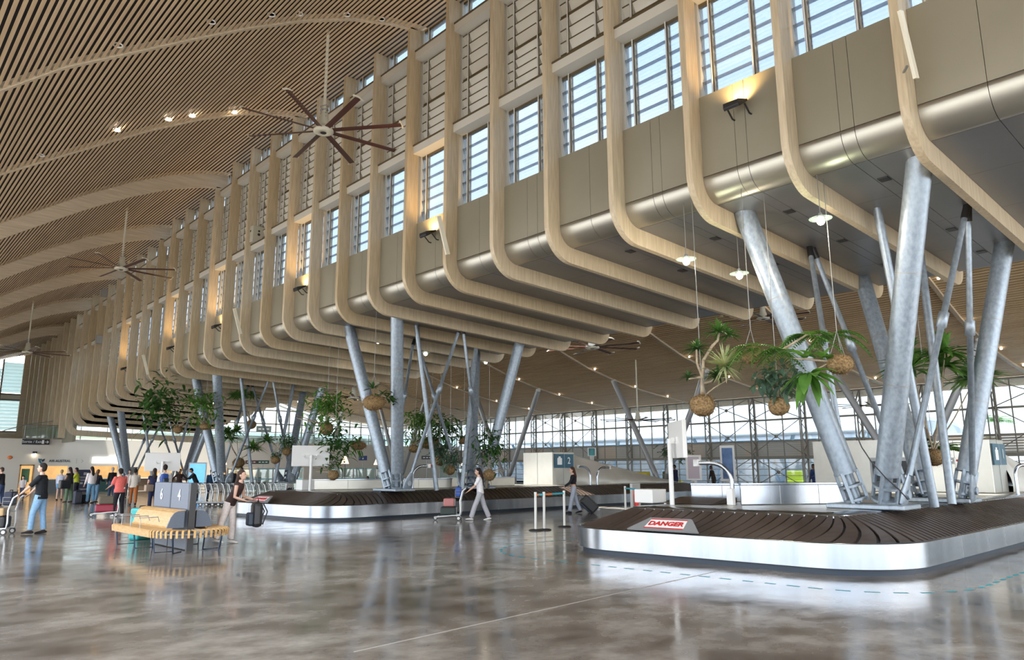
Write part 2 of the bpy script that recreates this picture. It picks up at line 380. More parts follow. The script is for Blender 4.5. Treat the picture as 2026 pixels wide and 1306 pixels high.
# ================================================================ cladding between the ribs (flat band, metal roll, soffit)
wl = MB(); wr = MB(); wsf = MB(); wk = MB()
GAP = .009
for n in range(-2, 28):
    ya, yb = ry(n)+.14, ry(n+1); z0 = max(zb(max(n+1, 0)), zb(max(n, 0))-.30); zt = ztop(max(n, 0)); c = (XO+RO, z0+RO); ri = RO-RD
    s = -.33/8.3; L = lambda x: z0+(x-XO-RO)*s+RD
    flat = [(XO+RD, zt), (XO+RD, c[1]+GAP)]
    roll = [(c[0]+ri*math.cos(PI+PI/2*k/10), c[1]+ri*math.sin(PI+PI/2*k/10)) for k in range(11)]
    cuts = [ya, (ya+yb)/2-.06, yb] if n % 4 else [ya, ya+.62, ya+.98, yb]
    if n in (0, 1, 2): cuts = [ya, ya+.86, ya+1.10, yb]
    for p, q in zip(cuts, cuts[1:]):
        p, q = p+GAP/2, q-GAP/2
        wl.strip(flat, 'y', p, q, False, -.03); wr.strip(roll, 'y', p, q, True, -.03)
        xs = [c[0]+GAP, 14.6, 16.7, 18.8, 20.9]
        for a, b in zip(xs, xs[1:]): wsf.strip([(a+GAP/2, L(a)), (b-GAP/2, L(b))], 'y', p, q, False, -.03)
    back = [(XO+RD+.05, zt-.002), (XO+RD+.05, c[1]), (c[0], L(c[0])+.05), (20.85, L(20.85)+.05), (20.85, zt-.002)]
    wk.prism(back, 'y', ya-.14, yb)
B_ = empty('wall_bulkhead', kind='structure')
wl.build('cladding_panels', CLAD, B_); wr.build('rounded_edge', ROLLM, B_); wsf.build('soffit_panels', SOFF, B_); wk.build('core', DARK, B_)
# recessed black downlight slots in the soffit
i = 0
for n, xs in ((0, (13.6, 15.2, 17.3, 19.4)), (1, (13.9, 16.4, 18.9)), (3, (13.7, 15.9)), (2, (14.3, 17))):
    for x in xs:
        z0 = zb(n+1)+RD-(x-XO-RO)*.33/8.3
        o = MB().b2((x, ry(n)+1.02, z0-.05), (x+.22, ry(n)+1.20, z0+.004)).build('soffit_spotlight', BLACK); i += 1
        tag(o, f'black recessed spotlight in the grey soffit, {NUM[i-1]} counted from the near right bay', 'spotlight', 'recessed soffit spotlights')

# ================================================================ louvred clerestory windows, one per bay
XW = 12.46
def window_bay(n, num):
    ya, yb = ry(n)+.14, ry(n+1); off = boff(n); zt = ztop(max(n, 0)); ceil = pz(XW)+off
    W = empty(f'window_{num}', kind='structure')
    zl1 = zt+2.18; zl2 = ceil-1.12; zm = (zl1+.28+zl2)/2
    fr = MB(); rail = MB(); gl = MB(); wh = MB(); led = MB(); rod = MB()
    m1, m2 = yb-.25, yb-1.17
    for my in (m1, m2):
        fr.b2((XW-.03, my-.045, zt), (XW+.05, my-.012, ceil)); fr.b2((XW-.03, my+.012, zt), (XW+.05, my+.045, ceil))
        rod.tube([(XW-.075, my, zt), (XW-.075, my, ceil)], .017, 6)
        k = zt
    fr.b2((XW+.012, m1-.06, zt), (XW+.045, m1+.06, ceil)); fr.b2((XW+.012, m2-.06, zt), (XW+.045, m2+.06, ceil))
    for z in (zt+.03, zl1, zl2-.02, ceil-.04): rail.b2((XW-.05, ya, z-.035), (XW+.04, yb, z+.035))
    wh.b2((XW-.10, yb-.005, zt), (XW+.12, yb+.15, ceil))
    rail.b2((XW-.05, ya, zm-.05), (XW+.06, yb, zm+.05))
    for z in (zl1+.04, zl2): led.b2((12.06, ya, z), (XW+.06, yb, z+.24))
    for z in (zl1+.28, zl2+.24): rail.b2((12.04, ya, z), (12.10, yb, z+.05))
    def blades(mb, z0, z1, pitch, tilt, th, shade_line=False):
        k = max(1, round((z1-z0)/pitch)); pitch = (z1-z0)/k
        for a, b in ((ya, m2-.05), (m2+.05, m1-.05), (m1+.05, yb)):
            for i in range(k):
                z = z0+pitch*(i+.5); h = pitch*.52
                mb.prism([(XW+tilt, z-h), (XW-tilt, z+h), (XW-tilt+th, z+h), (XW+tilt+th, z-h)], 'y', a, b)
                if shade_line: rail.b2((XW-tilt-.012, a, z+h-.022), (XW-tilt+.004, b, z+h+.004))  # dark strip along each blade stands in for its shadow line
    blades(gl, zt+.06, zl1-.03, .345, .05, .008); blades(gl, zl2+.30, ceil-.05, .34, .05, .008)
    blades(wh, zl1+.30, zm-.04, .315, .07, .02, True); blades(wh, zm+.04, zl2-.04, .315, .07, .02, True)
    fr.build('mullion', MULL, W); rod.build('louvre_rod', WHITE, W); rail.build('rail', BRONZE, W); led.build('ledge', LOUV, W)  # rail also holds the drawn shadow lines of the white blades
    gl.build('glass_louvre', GLASSL, W); wh.build('white_louvre', LOUV, W)
for i, n in enumerate(range(-1, 28)): window_bay(n, i+1)
# plain wall behind the straight ribs, and outside the windows the light well with the neighbouring roof
struct(MB().b2((12.4, ry(28)+.14, 3.6), (12.6, 79, 13)).build('wall_right', CLAD))
wwell = MB()
for i in range(44):
    wwell.b2((21.9, -2+1.5*i, 9.0), (22.1, -2+1.5*i+1.42, 13.2)); 
for i in range(30): wwell.b2((21.7, -2+2.2*i, 9.0), (21.9, -2+2.2*i+.12, 13.2))
for z in (10.2, 11.5, 12.6): wwell.b2((21.6, -2, z), (21.9, 64, z+.18))
struct(wwell.build('wall_lightwell', mat('lightwell_white', (.72, .80, .90), .5)))
# ================================================================ hall beyond the soffit: ceiling, beams, slanted props, glass front
YB = [10.4 + 7.75*k for k in range(-2, 10)]
XF = 50.3
PROF2 = [(21.3, 13.9), (24, 13.35), (27, 12.4), (30, 11.3), (33, 10.25), (36, 9.2), (38.2, 8.5), (41, 7.88), (43.5, 7.45), (46.1, 7.14), (50.4, 6.76), (54, 6.5)]
def pz2(x):
    for (a, va), (b, vb) in zip(PROF2, PROF2[1:]):
        if x <= b: return va+(vb-va)*(x-a)/(b-a)
    return PROF2[-1][1]
SL2 = smooth_prof(PROF2, .21)
c2 = MB(); k2 = MB()
for p, q in zip(SL2, SL2[1:]):
    d = Vector((q[0]-p[0], q[1]-p[1])).normalized(); nx, nz = -d.y*.02, d.x*.02
    a = (p[0], p[1]+.02); c = (p[0]+d.x*.145, p[1]+d.y*.145+.02)
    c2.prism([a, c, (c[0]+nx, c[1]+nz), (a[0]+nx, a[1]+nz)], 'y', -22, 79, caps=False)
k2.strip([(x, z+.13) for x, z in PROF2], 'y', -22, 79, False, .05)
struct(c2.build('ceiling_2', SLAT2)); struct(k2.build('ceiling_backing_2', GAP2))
for i, y in enumerate(YB):
    up = [(x, z+.05) for x, z in PROF2[:-1]]; dn = [(x, z-.09) for x, z in PROF2[:-1]]
    o = MB().prism(up+dn[::-1], 'y', y-.09, y+.09).build('purlin_beam', BEAM)
    tag(o, f'pale timber beam under the far sloping slatted ceiling, {NUM[i]} from the right', 'beam', 'timber beams of the far sloping ceiling')
# slanted round props: pairs in a V from a concrete block up to two beams
GALV2 = mat('painted_prop', (.40, .41, .42), .4, .4)
CONC = mat('concrete_block', (.42, .39, .34), .85, c2=(.5, .47, .42), scale=5)
for i in range(6):
    ym = (YB[2*i]+YB[2*i+1])/2
    o = MB().box((41, ym-.38, .425), (1.0, .72, .85)).box((41, ym+.38, .425), (1.0, .72, .85)).build('prop_plinth', CONC, bevel=.03)
    tag(o, f'concrete plinth under a V of slanted props near the glass front, {NUM[i]} from the right', 'plinth', 'concrete plinths of the slanted props')
    for j, sg in ((0, -1), (1, 1)):
        yt = YB[2*i+j]
        pr = empty('slanted_prop', (41, ym+sg*.32, .85)); top = Vector((0, yt-ym-sg*.32, pz2(41)-.1-.85)); d = top.normalized()
        MB().tube([d*.42, top], .19, 14).build('shaft', GALV2, pr)
        MB().tube([(0, 0, 0), d*.42], [.10, .19], 12).build('foot', GREYM, pr)
        MB().ell(top-d*.05, .2).build('head', WHITE, pr)
        tag(pr, f'slanted grey round prop leaning {"right" if sg < 0 else "left"} under the far ceiling beam, {NUM[2*i+j]} from the right', 'prop', 'slanted props under the far ceiling')

# glass front: posts with lattice, transoms, louvre band, glass
ZT, ZM, ZL1, ZL0 = 6.74, 5.0, 3.45, 2.3
W = empty('window_40', kind='structure')
mu = MB(); tr = MB(); bd = MB(); gp = MB()
ys0, ys1 = -22.0, 79.0
k = -22.0
while k < 79: mu.b2((XF-.03, k-.03, 0), (XF+.05, k+.03, ZT)); k += 1.29
for z, h in ((ZT-.05, .12), (ZM, .12), (ZL1, .07), (.08, .12)): tr.b2((XF-.1, ys0, z-h/2), (XF+.08, ys1, z+h/2))
tr.b2((XF-.55, ys0, ZL0-.13), (XF+.08, ys1, ZL0+.07)); 
gp.b2((XF+.02, ys0, .1), (XF+.035, ys1, ZL0)); gp.b2((XF+.02, ys0, ZL1), (XF+.035, ys1, ZT))
for i in range(7): bd.b2((XF-.005, ys0, ZL0+.08+i*.155), (XF+.02, ys1, ZL0+.08+i*.155+.148))
for i in range(7): tr.b2((XF-.03, ys0, ZL0+.075+i*.155*1.01), (XF-.008, ys1, ZL0+.085+i*.155*1.01))
for z in (.55, 1.0, 1.45, 1.9): tr.b2((XF-.02, ys0, z-.02), (XF+.0, ys1, z+.02))
BAND = mat('frosted_band', (.52, .50, .44), .6, c2=(.62, .50, .38), scale=.32, stretch=(1, 1, .1), lo=.5, hi=.56)
mu.build('mullion', TRUSS, W); tr.build('transom', TRUSS, W); bd.build('frosted_band', BAND, W); gp.build('pane', GLASS, W)
for i in range(25):
    y = -20.6 + 3.875*i + (10.4+2*7.75-1.94+20.6) % 3.875
    if y > 76: break
    P = MB(); xi = XF-.75
    P.box((XF-.1, y, ZT/2), (.13, .13, ZT)); P.tube([(xi, y, .1), (xi, y, ZT-.75), (XF-.12, y, ZT-.05)], .05, 6)
    for s in range(6):
        za = .15+s*1.0; P.bar((XF-.12, y, za), (xi, y, za+.5), .04, .04); P.bar((xi, y, za+.5), (XF-.12, y, za+1.0), .04, .04)
    o = P.build('lattice_post', TRUSS)
    tag(o, f'slim dark lattice post of the far glass front, {NUM[i]} from the right', 'post', 'lattice posts of the glass front')
    if i % 5 in (1, 2):
        y2 = y+3.875
        for q, (za, zb_) in enumerate(((ZL0+.2, ZM), (ZM, ZT-.1), (.2, ZL0))):
            X = MB(); X.tube([(xi, y, za), (xi, y2, zb_)], .028, 6); X.tube([(xi, y, zb_), (xi, y2, za)], .028, 6); X.ell((xi, (y+y2)/2, (za+zb_)/2), (.05, .13, .13), 8, 6)
            o = X.build('cross_brace', TRUSS)
            tag(o, f'{["middle", "upper", "lower"][q]} dark X brace of the far glass front, {NUM[i]} bay from the right', 'brace', 'X braces of the glass front')

# ================================================================ big galvanized columns in clusters of four, with tie rods
def col_leg(base, top, r, label, group):
    c = empty('steel_column', base); d = (Vector(top)-Vector(base)); L = d.length; u = d/L
    MB().tube([u*.62, u*(L*.5), u*L], r, 28).build('shaft', GALV, c)
    bk = MB()
    side = u.cross(Vector((1, 0, 0))).normalized(); fr_ = u.cross(side)
    for a in (.06, .32, .58): bk.tube([u*a, u*(a+.045)], r*1.04, 24)
    bk.tube([u*.0, u*.62], r*.42, 12)
    for s_ in (side, fr_): bk.bar(u*.02+s_*r*.98, u*.62+s_*r*.98, .04, .06); bk.bar(u*.02-s_*r*.98, u*.62-s_*r*.98, .04, .06)
    bk.build('base_bracket', GALV, c)
    jr = MB(); 
    for f in (.36, .68): jr.tube([u*(L*f), u*(L*f+.025)], r*1.012, 28)
    jr.build('weld_ring', GREYM, c)
    return tag(c, label, 'column', group)
def strut(base, top, r, label, group, knuckle=.62):
    c = empty('tie_strut', base); d = Vector(top)-Vector(base); L = d.length; u = d/L
    MB().tube([u*.55, u*(L*knuckle-.3), u*(L*knuckle-.28), u*(L*knuckle+.02), u*(L*knuckle+.04), u*L], [r, r, r*1.55, r*1.55, r, r*.9], 12).build('rod', GALV, c)
    side = u.cross(Vector((0, 1, 0))).normalized()
    MB().tube([u*-.02, u*.2, u*.62], [.17, .20, .05], 16, el=.3).tube([u*.18+Vector((0, -.09, 0)), u*.18+Vector((0, .09, 0))], .085, 12).build('fork_plate', GALV, c)
    MB().tube([u*(L-.3), u*L], r*1.2, 8).build('fork_head', BLACK, c)
    return tag(c, label, 'strut', group)
WHERE = ['on the near carousel', 'on the far carousel', 'behind the parked trolleys', 'by the airline counters']
for ci, yc in enumerate((5.7, 21.9, 37.6, 53.6)):
    nn = (yc-3.567)/2
    zs = lambda x: zb(nn)+RD-(x-12.7)*.33/8.3
    zb0 = .95; wh = WHERE[ci]; g = 'galvanized steel columns under the soffit'
    legs = [((14.6, yc+.36), (13.5, yc+1.72), .215, 'front column leaning left'), ((14.6, yc-.12), (13.3, yc-1.78), .215, 'front column leaning right'),
            ((18.3, yc-.36), (19.2, yc-1.58), .20, 'rear column leaning right'), ((18.3, yc+.36), (19.8, yc+1.88), .20, 'rear column leaning left')]
    for (b, t_, r, nm) in legs:
        col_leg((b[0], b[1], zb0), (t_[0], t_[1], zs(t_[0])+.02), r, f'thick galvanized {nm} {wh}', g)
    g2 = 'thin steel tie struts between the columns'
    zt_ = zs(16.3)-.02
    for (b, t_, nm) in [((14.7, yc+.55), (16.45, yc+1.72), 'left front'), ((18.1, yc+.62), (16.55, yc+1.70), 'left rear'),
                        ((14.8, yc-.38), (16.1, yc-1.70), 'right front'), ((18.1, yc-.62), (16.2, yc-1.68), 'right rear')]:
        strut((b[0], b[1], zb0), (t_[0], t_[1], zt_), .062, f'thin galvanized tie strut, {nm} one between the columns {wh}', g2)
    for (b, t_, nm) in [((16.0, yc-.53), (15.1, yc-.35), 'front'), ((17.2, yc-.48), (18.2, yc-.1), 'rear')]:
        o = MB().tube([(b[0], b[1], .86), (t_[0], t_[1], zs(t_[0]))], .085, 14).build('downpipe', mat_pipe if 'mat_pipe' in globals() else GALV)
        tag(o, f'slender pale steel pipe, {nm} one between the columns {wh}', 'pipe', 'slender pipes between the columns')
    for x, nm in ((14.6, 'front'), (18.3, 'rear')):
        tag(MB().b2((x-.42, yc-.62, .86), (x+.42, yc+.80, .95)).build('base_plate', GALV, bevel=.02), f'steel base plate under the {nm} pair of columns {wh}', 'plate', 'column base plates')

# ================================================================ ceiling fans
def fan(hub, rod_top, diam, rot, label, group='big ceiling fans', tilt=0):
    f = empty('ceiling_fan', hub, rot)
    R = diam/2; h = rod_top-hub[2]
    MB().tube([(0, 0, .55), (0, 0, h)], .045, 12).build('rod', FANW, f)
    MB().lathe([(.05, .62), (.12, .58), (.14, .3), (.17, .26), (.17, .12), (.30, .08), (.30, -.02), (.24, -.05), (.09, -.05), (.08, -.02)], n=24).build('motor', FANW, f)
    cbl = MB()
    for k in range(5): cbl.tube([(.1*math.cos(a)*(1+.3*(i % 2)), .1*math.sin(a)*(1+.3*(i % 2)), .25+.12*k+.015*i) for i, a in enumerate([PI*2*j/8 for j in range(9)])], .012, 5)
    cbl.build('cable', GREYM, f)
    MB().lathe([(.085, -.06), (.09, -.045), (.02, -.04)], n=16).build('hub_cap', BLACK, f)
    for k in range(8):
        a = 2*PI*k/8; M = Matrix.Rotation(a, 4, 'Z')
        b = MB(); prof = [(-.085, .02), (0, .032), (.085, -.014), (0, .010)]
        b.prism([(y, z) for y, z in prof], 'x', .24, R-.05, M=M @ Matrix.Translation((0, 0, .02)))
        o = b.build('blade', FANB, f)
        tp = MB().prism([(-.15, .07), (.02, .055), (.16, -.03), (.02, .02), (-.14, .03)], 'x', R-.07, R-.01, M=M @ Matrix.Translation((0, 0, .02))).build('tip', FANW, o)
    return tag(f, label, 'fan', group)
fan(at(640, 260, D=21.8), 15.0, 4.9, .68, 'nearest big eight-blade ceiling fan with dark red blades, left of the clerestory')
fan(at(240, 532, D=34.2), 14.9, 4.9, .15, 'second eight-blade ceiling fan hanging on a cream rod over the left of the hall')
fan(at(54, 697, D=46), 13.2, 4.9, .05, 'farthest ceiling fan of the left hall, half cut by the left edge')
fan(at(1172, 688, D=30.5), pz2(at(1172, 688, D=30.5).x)-.05 if at(1172, 688, D=30.5).x > 21.3 else 9.0, 4.2, .3, 'ceiling fan with white blade tips just under the timber rib ends')
fan(at(700, 787, D=40), pz2(24), 4.3, .2, 'ceiling fan half hidden by the left front column of the second support')
fan(at(1262, 832, D=47), pz2(at(1262, 832, D=47).x), 4.9, .1, 'distant reddish ceiling fan in front of the glass front')
fan(at(1722, 803, D=45), pz2(at(1722, 803, D=45).x), 4.9, .3, 'distant pale ceiling fan seen between the columns of the nearest support')
fan(at(1510, 630, D=34), pz2(at(1510, 630, D=34).x), 4.2, .2, 'ceiling fan peeking out behind the left front column of the nearest support')

# ================================================================ lamps and fittings on the ribs
def flood(p, label, power=110):
    f = empty('floodlight', p)
    MB().prism([(-.20, .02), (.16, .14), (.16, .10), (-.16, -.12), (-.20, -.08)], 'y', -.16, .16).build('housing', BLACK, f, bevel=.01)
    for sy in (-.18, .18): MB().tube([(.0, sy, -.02), (.16, sy, -.16), (.30, sy, -.16)], .018, 6).build('bracket', BLACK, f)
    l = bpy.data.lights.new('floodlight_lamp', 'SPOT'); l.energy = power; l.color = (1, .62, .25); l.spot_size = 2.3; l.spot_blend = .8; l.shadow_soft_size = .06
    lo = bpy.data.objects.new('floodlight_lamp', l); COL.objects.link(lo); lo.parent = f; lo.location = (.02, 0, .12); lo.rotation_euler = (0, -2.75, 0)
    return tag(f, label, 'floodlight', 'uplights on the cladding')
for i, n in enumerate((1, 6, 10, 14, 17, 21)):
    zt = ztop(n); p = (12.0, ry(n)+1.05, zt-.62)
    flood(p, f'black uplight on the cladding below the louvred windows, {NUM[i]} from the right')
def strip_light(n, zc, label):
    p = Vector((11.70, ry(n)-.14, zc)); f = empty('strip_light', p)
    MB().bar((-.22, 0, .52), (.10, -.02, -.52), .05, .13).build('diffuser', mat_strip, f)
    MB().bar((.02, .06, -.3), (.2, .2, -.32), .03, .03).build('bracket', GREYM, f)
    return tag(f, label, 'light', 'white strip lights fixed to the ribs')
mat_strip = mat('strip_diffuser', (.80, .76, .62), .4)
strip_light(0, 8.15, 'long white strip light fixed to the rib nearest the right edge')
strip_light(6, 7.95, 'white strip light fixed to a rib left of the nearest fan-side uplight')
strip_light(13, 7.65, 'white strip light on a rib in the middle of the wall')
strip_light(19, 7.1, 'small distant white strip light on a rib toward the left')
sp_ = empty('speaker', at(508, 465, y=ry(13)-.2))
MB().box((0, 0, 0), (.5, .34, .72)).build('cabinet', mat('speaker_cream', (.55, .53, .44), .5), sp_, bevel=.03)
MB().tube([(-.26, .05, .13), (-.255, .05, .13)], .05, 12, sx=(0, 0, 1)).tube([(0.02, -.171, .13), (.02, -.176, .13)], .045, 12).tube([(.02, -.171, -.02), (.02, -.176, -.02)], .06, 12).build('driver', BLACK, sp_)
MB().bar((.1, .1, -.3), (.25, .25, -.55), .06, .06).build('bracket', BLACK, sp_)
tag(sp_, 'cream loudspeaker box mounted high on a rib of the clerestory wall', 'speaker')
for px, py, n, lab in ((196, 672, 22, 'small grey box with a blue mark on a rib at the far left'), (206, 580, 22, 'pale grey box at the very top of a far left rib')):
    o = MB().box(at(px, py, y=ry(n)-.15), (.34, .2, .5)).build('junction_box', mat_box if 'mat_box' in globals() else GREYM, bevel=.02); tag(o, lab, 'box')

def pendant(p, ztop_, label, size=1.0):
    f = empty('pendant_lamp', p)
    MB().tube([(0, 0, .16), (0, 0, max(.3, ztop_-p[2]))], .008, 5).build('cable', WIRE, f)
    MB().lathe([(.03, .16), (.04, .12), (.05, .06), (.03, .05)], n=12).build('socket', GREYM, f)
    MB().lathe([(.03, .11), (.20, .055), (.20, .045), (.03, .06)], n=16).build('shade', GLASSR, f)
    MB().ell((0, 0, 0), .07*size, 12, 8).build('bulb', BULB, f)
    return tag(f, label, 'lamp', 'bare bulb pendants under the soffit')
PL = [(1358, 518, 14.6, 'under the rib ends left of the nearest columns'), (1463, 546, 15.5, 'just left of the nearest leaning column'), (1624, 438, 13.2, 'right of the nearest left column top'),
      (748, 676, 29, 'left of the second support column tops'), (713, 716, 33, 'left of the hanging basket on the second support'), (842, 700, 30, 'between the columns of the second support'), (961, 717, 34, 'behind the X struts of the second support'),
      (645, 705, 36, 'under the soffit left of the second support'), (351, 789, 48, 'small one near the far left of the soffit'), (399, 776, 44, 'in front of the third support column'), (422, 796, 46, 'brightest one beside the third support'),
      (471, 786, 47, 'right of the third support'), (570, 806, 52, 'tiny one over the middle of the far hall'), (591, 795, 50, 'tiny one left of the leafy hanging plant')]
for px, py, D, s in PL:
    p = at(px, py, D=D); nn = max(0, (p.y-3.567)/2)
    pendant(p, pz2(p.x)+.05 if p.x > 20.6 else zb(nn)+RD-max(0, p.x-12.7)*.04, f'glowing bulb pendant {s}', 1.15 if D > 28 else 1.0)
    if D < 20:
        l = bpy.data.lights.new('pendant_glow', 'POINT'); l.energy = 45; l.color = (1, .85, .65); l.shadow_soft_size = .07
        lo = bpy.data.objects.new('pendant_glow', l); COL.objects.link(lo); lo.location = p - Vector((0, 0, .12))
# little round downlights set into both slatted ceilings
i = 0
for px, py in ((234, 88), (418, 42), (537, 28), (592, 26), (686, 28), (755, 37), (81, 306), (231, 256), (333, 235), (380, 228), (463, 221), (525, 221)):
    best = None
    for D in [8+.1*k for k in range(300)]:
        p = at(px, py, D=D)
        if p.x > 0 and p.z > pz(p.x)+boff(int((p.y-3.567)//2)): best = p; break
    if best is None: continue
    o = MB().lathe([(.10, 0), (.11, -.03), (.085, -.03), (.08, .0)], n=14).build('downlight_ring', BULB if (px, py) in ((231, 256), (333, 235), (380, 228), (463, 221)) else WHITE)
    o.location = best; i += 1
    tag(o, f'round downlight by an arch of the left slatted ceiling, {NUM[i-1]} reading from top left', 'downlight', 'downlights of the left slatted ceiling')
i = 0
for bi, y in enumerate(YB[2:8]):
    for xi_, x in enumerate((27.5, 31, 34.5, 38.5, 43, 47)):
        i += 1
        o = MB().ell((0, 0, 0), .065, 10, 6).build('ceiling_spot', SPOT); o.location = (x, y-.4, pz2(x)-.05)
        tag(o, f'tiny ceiling spot, {NUM[xi_]} from the soffit on the {NUM[bi]} far beam from the right', 'downlight', 'ceiling spots of the far sloping ceiling')
# ================================================================ baggage carousels
def outline(A, B, C_, D, rad, seg=16):
    P = [Vector(p) for p in (A, B, C_, D)]; out = []
    for i in range(4):
        p, a, b = P[i], P[i-1], P[(i+1) % 4]
        u = (a-p).normalized(); v = (b-p).normalized(); ang = u.angle(v); t_ = rad/math.tan(ang/2)
        s = p+u*t_; e_ = p+v*t_; c = p+(u+v).normalized()*(rad/math.sin(ang/2))
        a0 = math.atan2(s.y-c.y, s.x-c.x); a1 = math.atan2(e_.y-c.y, e_.x-c.x)
        while a1 < a0: a1 += 2*PI
        out += [Vector((c.x+rad*math.cos(a0+(a1-a0)*k/seg), c.y+rad*math.sin(a0+(a1-a0)*k/seg))) for k in range(seg+1)]
    return out
def dense(P, step):
    out = []; n = len(P)
    for i in range(n):
        a, b = P[i], P[(i+1) % n]; k = max(1, int((b-a).length/step)); out += [a+(b-a)*(j/k) for j in range(k)]
    return out
def normals(P):
    n = len(P); r = []
    for i in range(n):
        d = (P[(i+1) % n]-P[i-1]).normalized(); r.append(Vector((-d.y, d.x)))
    return r
def ring(mb, P, N, prof, smooth=True):
    """sweep a (inset, height) profile round the outline"""
    n = len(P); vv = []
    for ins, z in prof: vv += [(p.x+q.x*ins, p.y+q.y*ins, z) for p, q in zip(P, N)]
    m_ = len(prof)
    mb.add(vv, [(i*n+k, i*n+(k+1) % n, (i+1)*n+(k+1) % n, (i+1)*n+k) for i in range(m_-1) for k in range(n)], smooth)
def carousel(A, B, C_, D, rad, label, signs):
    P = dense(outline(A, B, C_, D, rad), .3); N = normals(P)
    c = empty('baggage_carousel', (A[0]+4, A[1]+3, 0), 0, label, 'carousel', 'baggage carousels')
    o = MB(); ring(o, P, N, [(.10, 0), (.10, .13)]); o.build('kick_plate', KICK, c, True)
    o = MB(); ring(o, P, N, [(.06, .10), (0, .10)]); ring(o, P, N, [(0, .10), (0, .47)]); ring(o, P, N, [(0, .47), (.012, .485), (.05, .485), (.055, .46)]); o.build('skirt', STEEL, c, True)
    Q = dense(outline(A, B, C_, D, rad, 24), .05); QN = normals(Q); n = len(Q); sk = 6; w_ = 5
    o = MB()
    bs = MB(); ring(bs, P, N, [(.06, .42), (1.16, .79)]); bs.build('belt_base', BLACK, c, True)
    tot = n*.05; npl = int(tot/.21)
    def Qp(t):
        t = t % n; k = int(t); f = t-k; a, b = Q[k], Q[(k+1) % n]; na, nb = QN[k], QN[(k+1) % n]
        return a.lerp(b, f), na.lerp(nb, f).normalized()
    for i in range(npl):
        vv = []; t0 = i*n/npl; L_ = n/npl
        for j in range(8):
            f = j/7; s = sk*math.sin(f*PI/2); ins = .06+1.1*f; z = .442+.375*f
            for t_, dz in ((t0+s, -.012), (t0+s, .018), (t0+s+L_*.80, .010), (t0+s+L_*.80, -.02)):
                p, q = Qp(t_); p = p+q*ins; vv.append((p.x, p.y, z+dz))
        o.add(vv, [(4*j+k, 4*j+k+1, 4*j+k+5, 4*j+k+4) for j in range(7) for k in range(3)])
    o.build('pallet_belt', RUB, c, True)
    o = MB(); ring(o, P, N, [(1.14, .78), (1.14, .835), (1.16, .85), (1.62, .86)]); o.build('inner_rim', STEEL, c, True)
    o = MB(); I = [p+q*1.60 for p, q in zip(P, N)]
    o.add([(p.x, p.y, .857) for p in I], [list(range(len(I)))]); o.build('deck', STEELB, c, True)
    for (p0, p1) in signs:
        a, b = Vector((p0[0], p0[1], .49)), Vector((p1[0], p1[1], .49)); d = (b-a).normalized(); nn = Vector((d.y, -d.x, 0)); inn = -nn
        up = (inn*.55+Vector((0, 0, .30))).normalized(); L = (b-a).length; nrm = d.cross(up)
        M = Matrix(((d.x, up.x, nrm.x, a.x), (d.y, up.y, nrm.y, a.y), (d.z, up.z, nrm.z, a.z), (0, 0, 0, 1)))
        h = .40
        pl_ = MB().prism([(0, 0), (L, 0), (L-.30, h), (.30, h)], 'z', .02, .045, M=M).build('guard_plate', PLATE, c, True)
        s_ = MB().prism([(.33, .06), (L-.33, .06), (L-.36, h-.05), (.36, h-.05)], 'z', .046, .050, M=M).build('sign', TXT, pl_, True)
        MB().prism([(.33, .05), (L-.33, .05), (L-.332, .075), (.332, .075)], 'z', .047, .052, M=M).prism([(.355, h-.075), (L-.355, h-.075), (L-.36, h-.05), (.36, h-.05)], 'z', .047, .052, M=M).build('sign_stripe', RED, s_, True)
        letters('DANGER', .175, M @ Matrix.Translation((L/2, h/2-.005, .054)), RED, s_, bold=.006)
    return c
C1 = carousel((11.55, 4.3), (36, 4.3), (36, 10.9), (10.85, 10.9), 1.5, 'near baggage carousel with brushed steel skirt and dark overlapping rubber plates', [((11.06, 8.85), (11.21, 7.40))])
C2 = carousel((11.4, 21.0), (34, 21.0), (34, 27.6), (10.6, 27.6), 1.5, 'far baggage carousel reaching from the parked trolleys to the barrier posts', [((10.82, 25.5), (10.97, 24.05))])

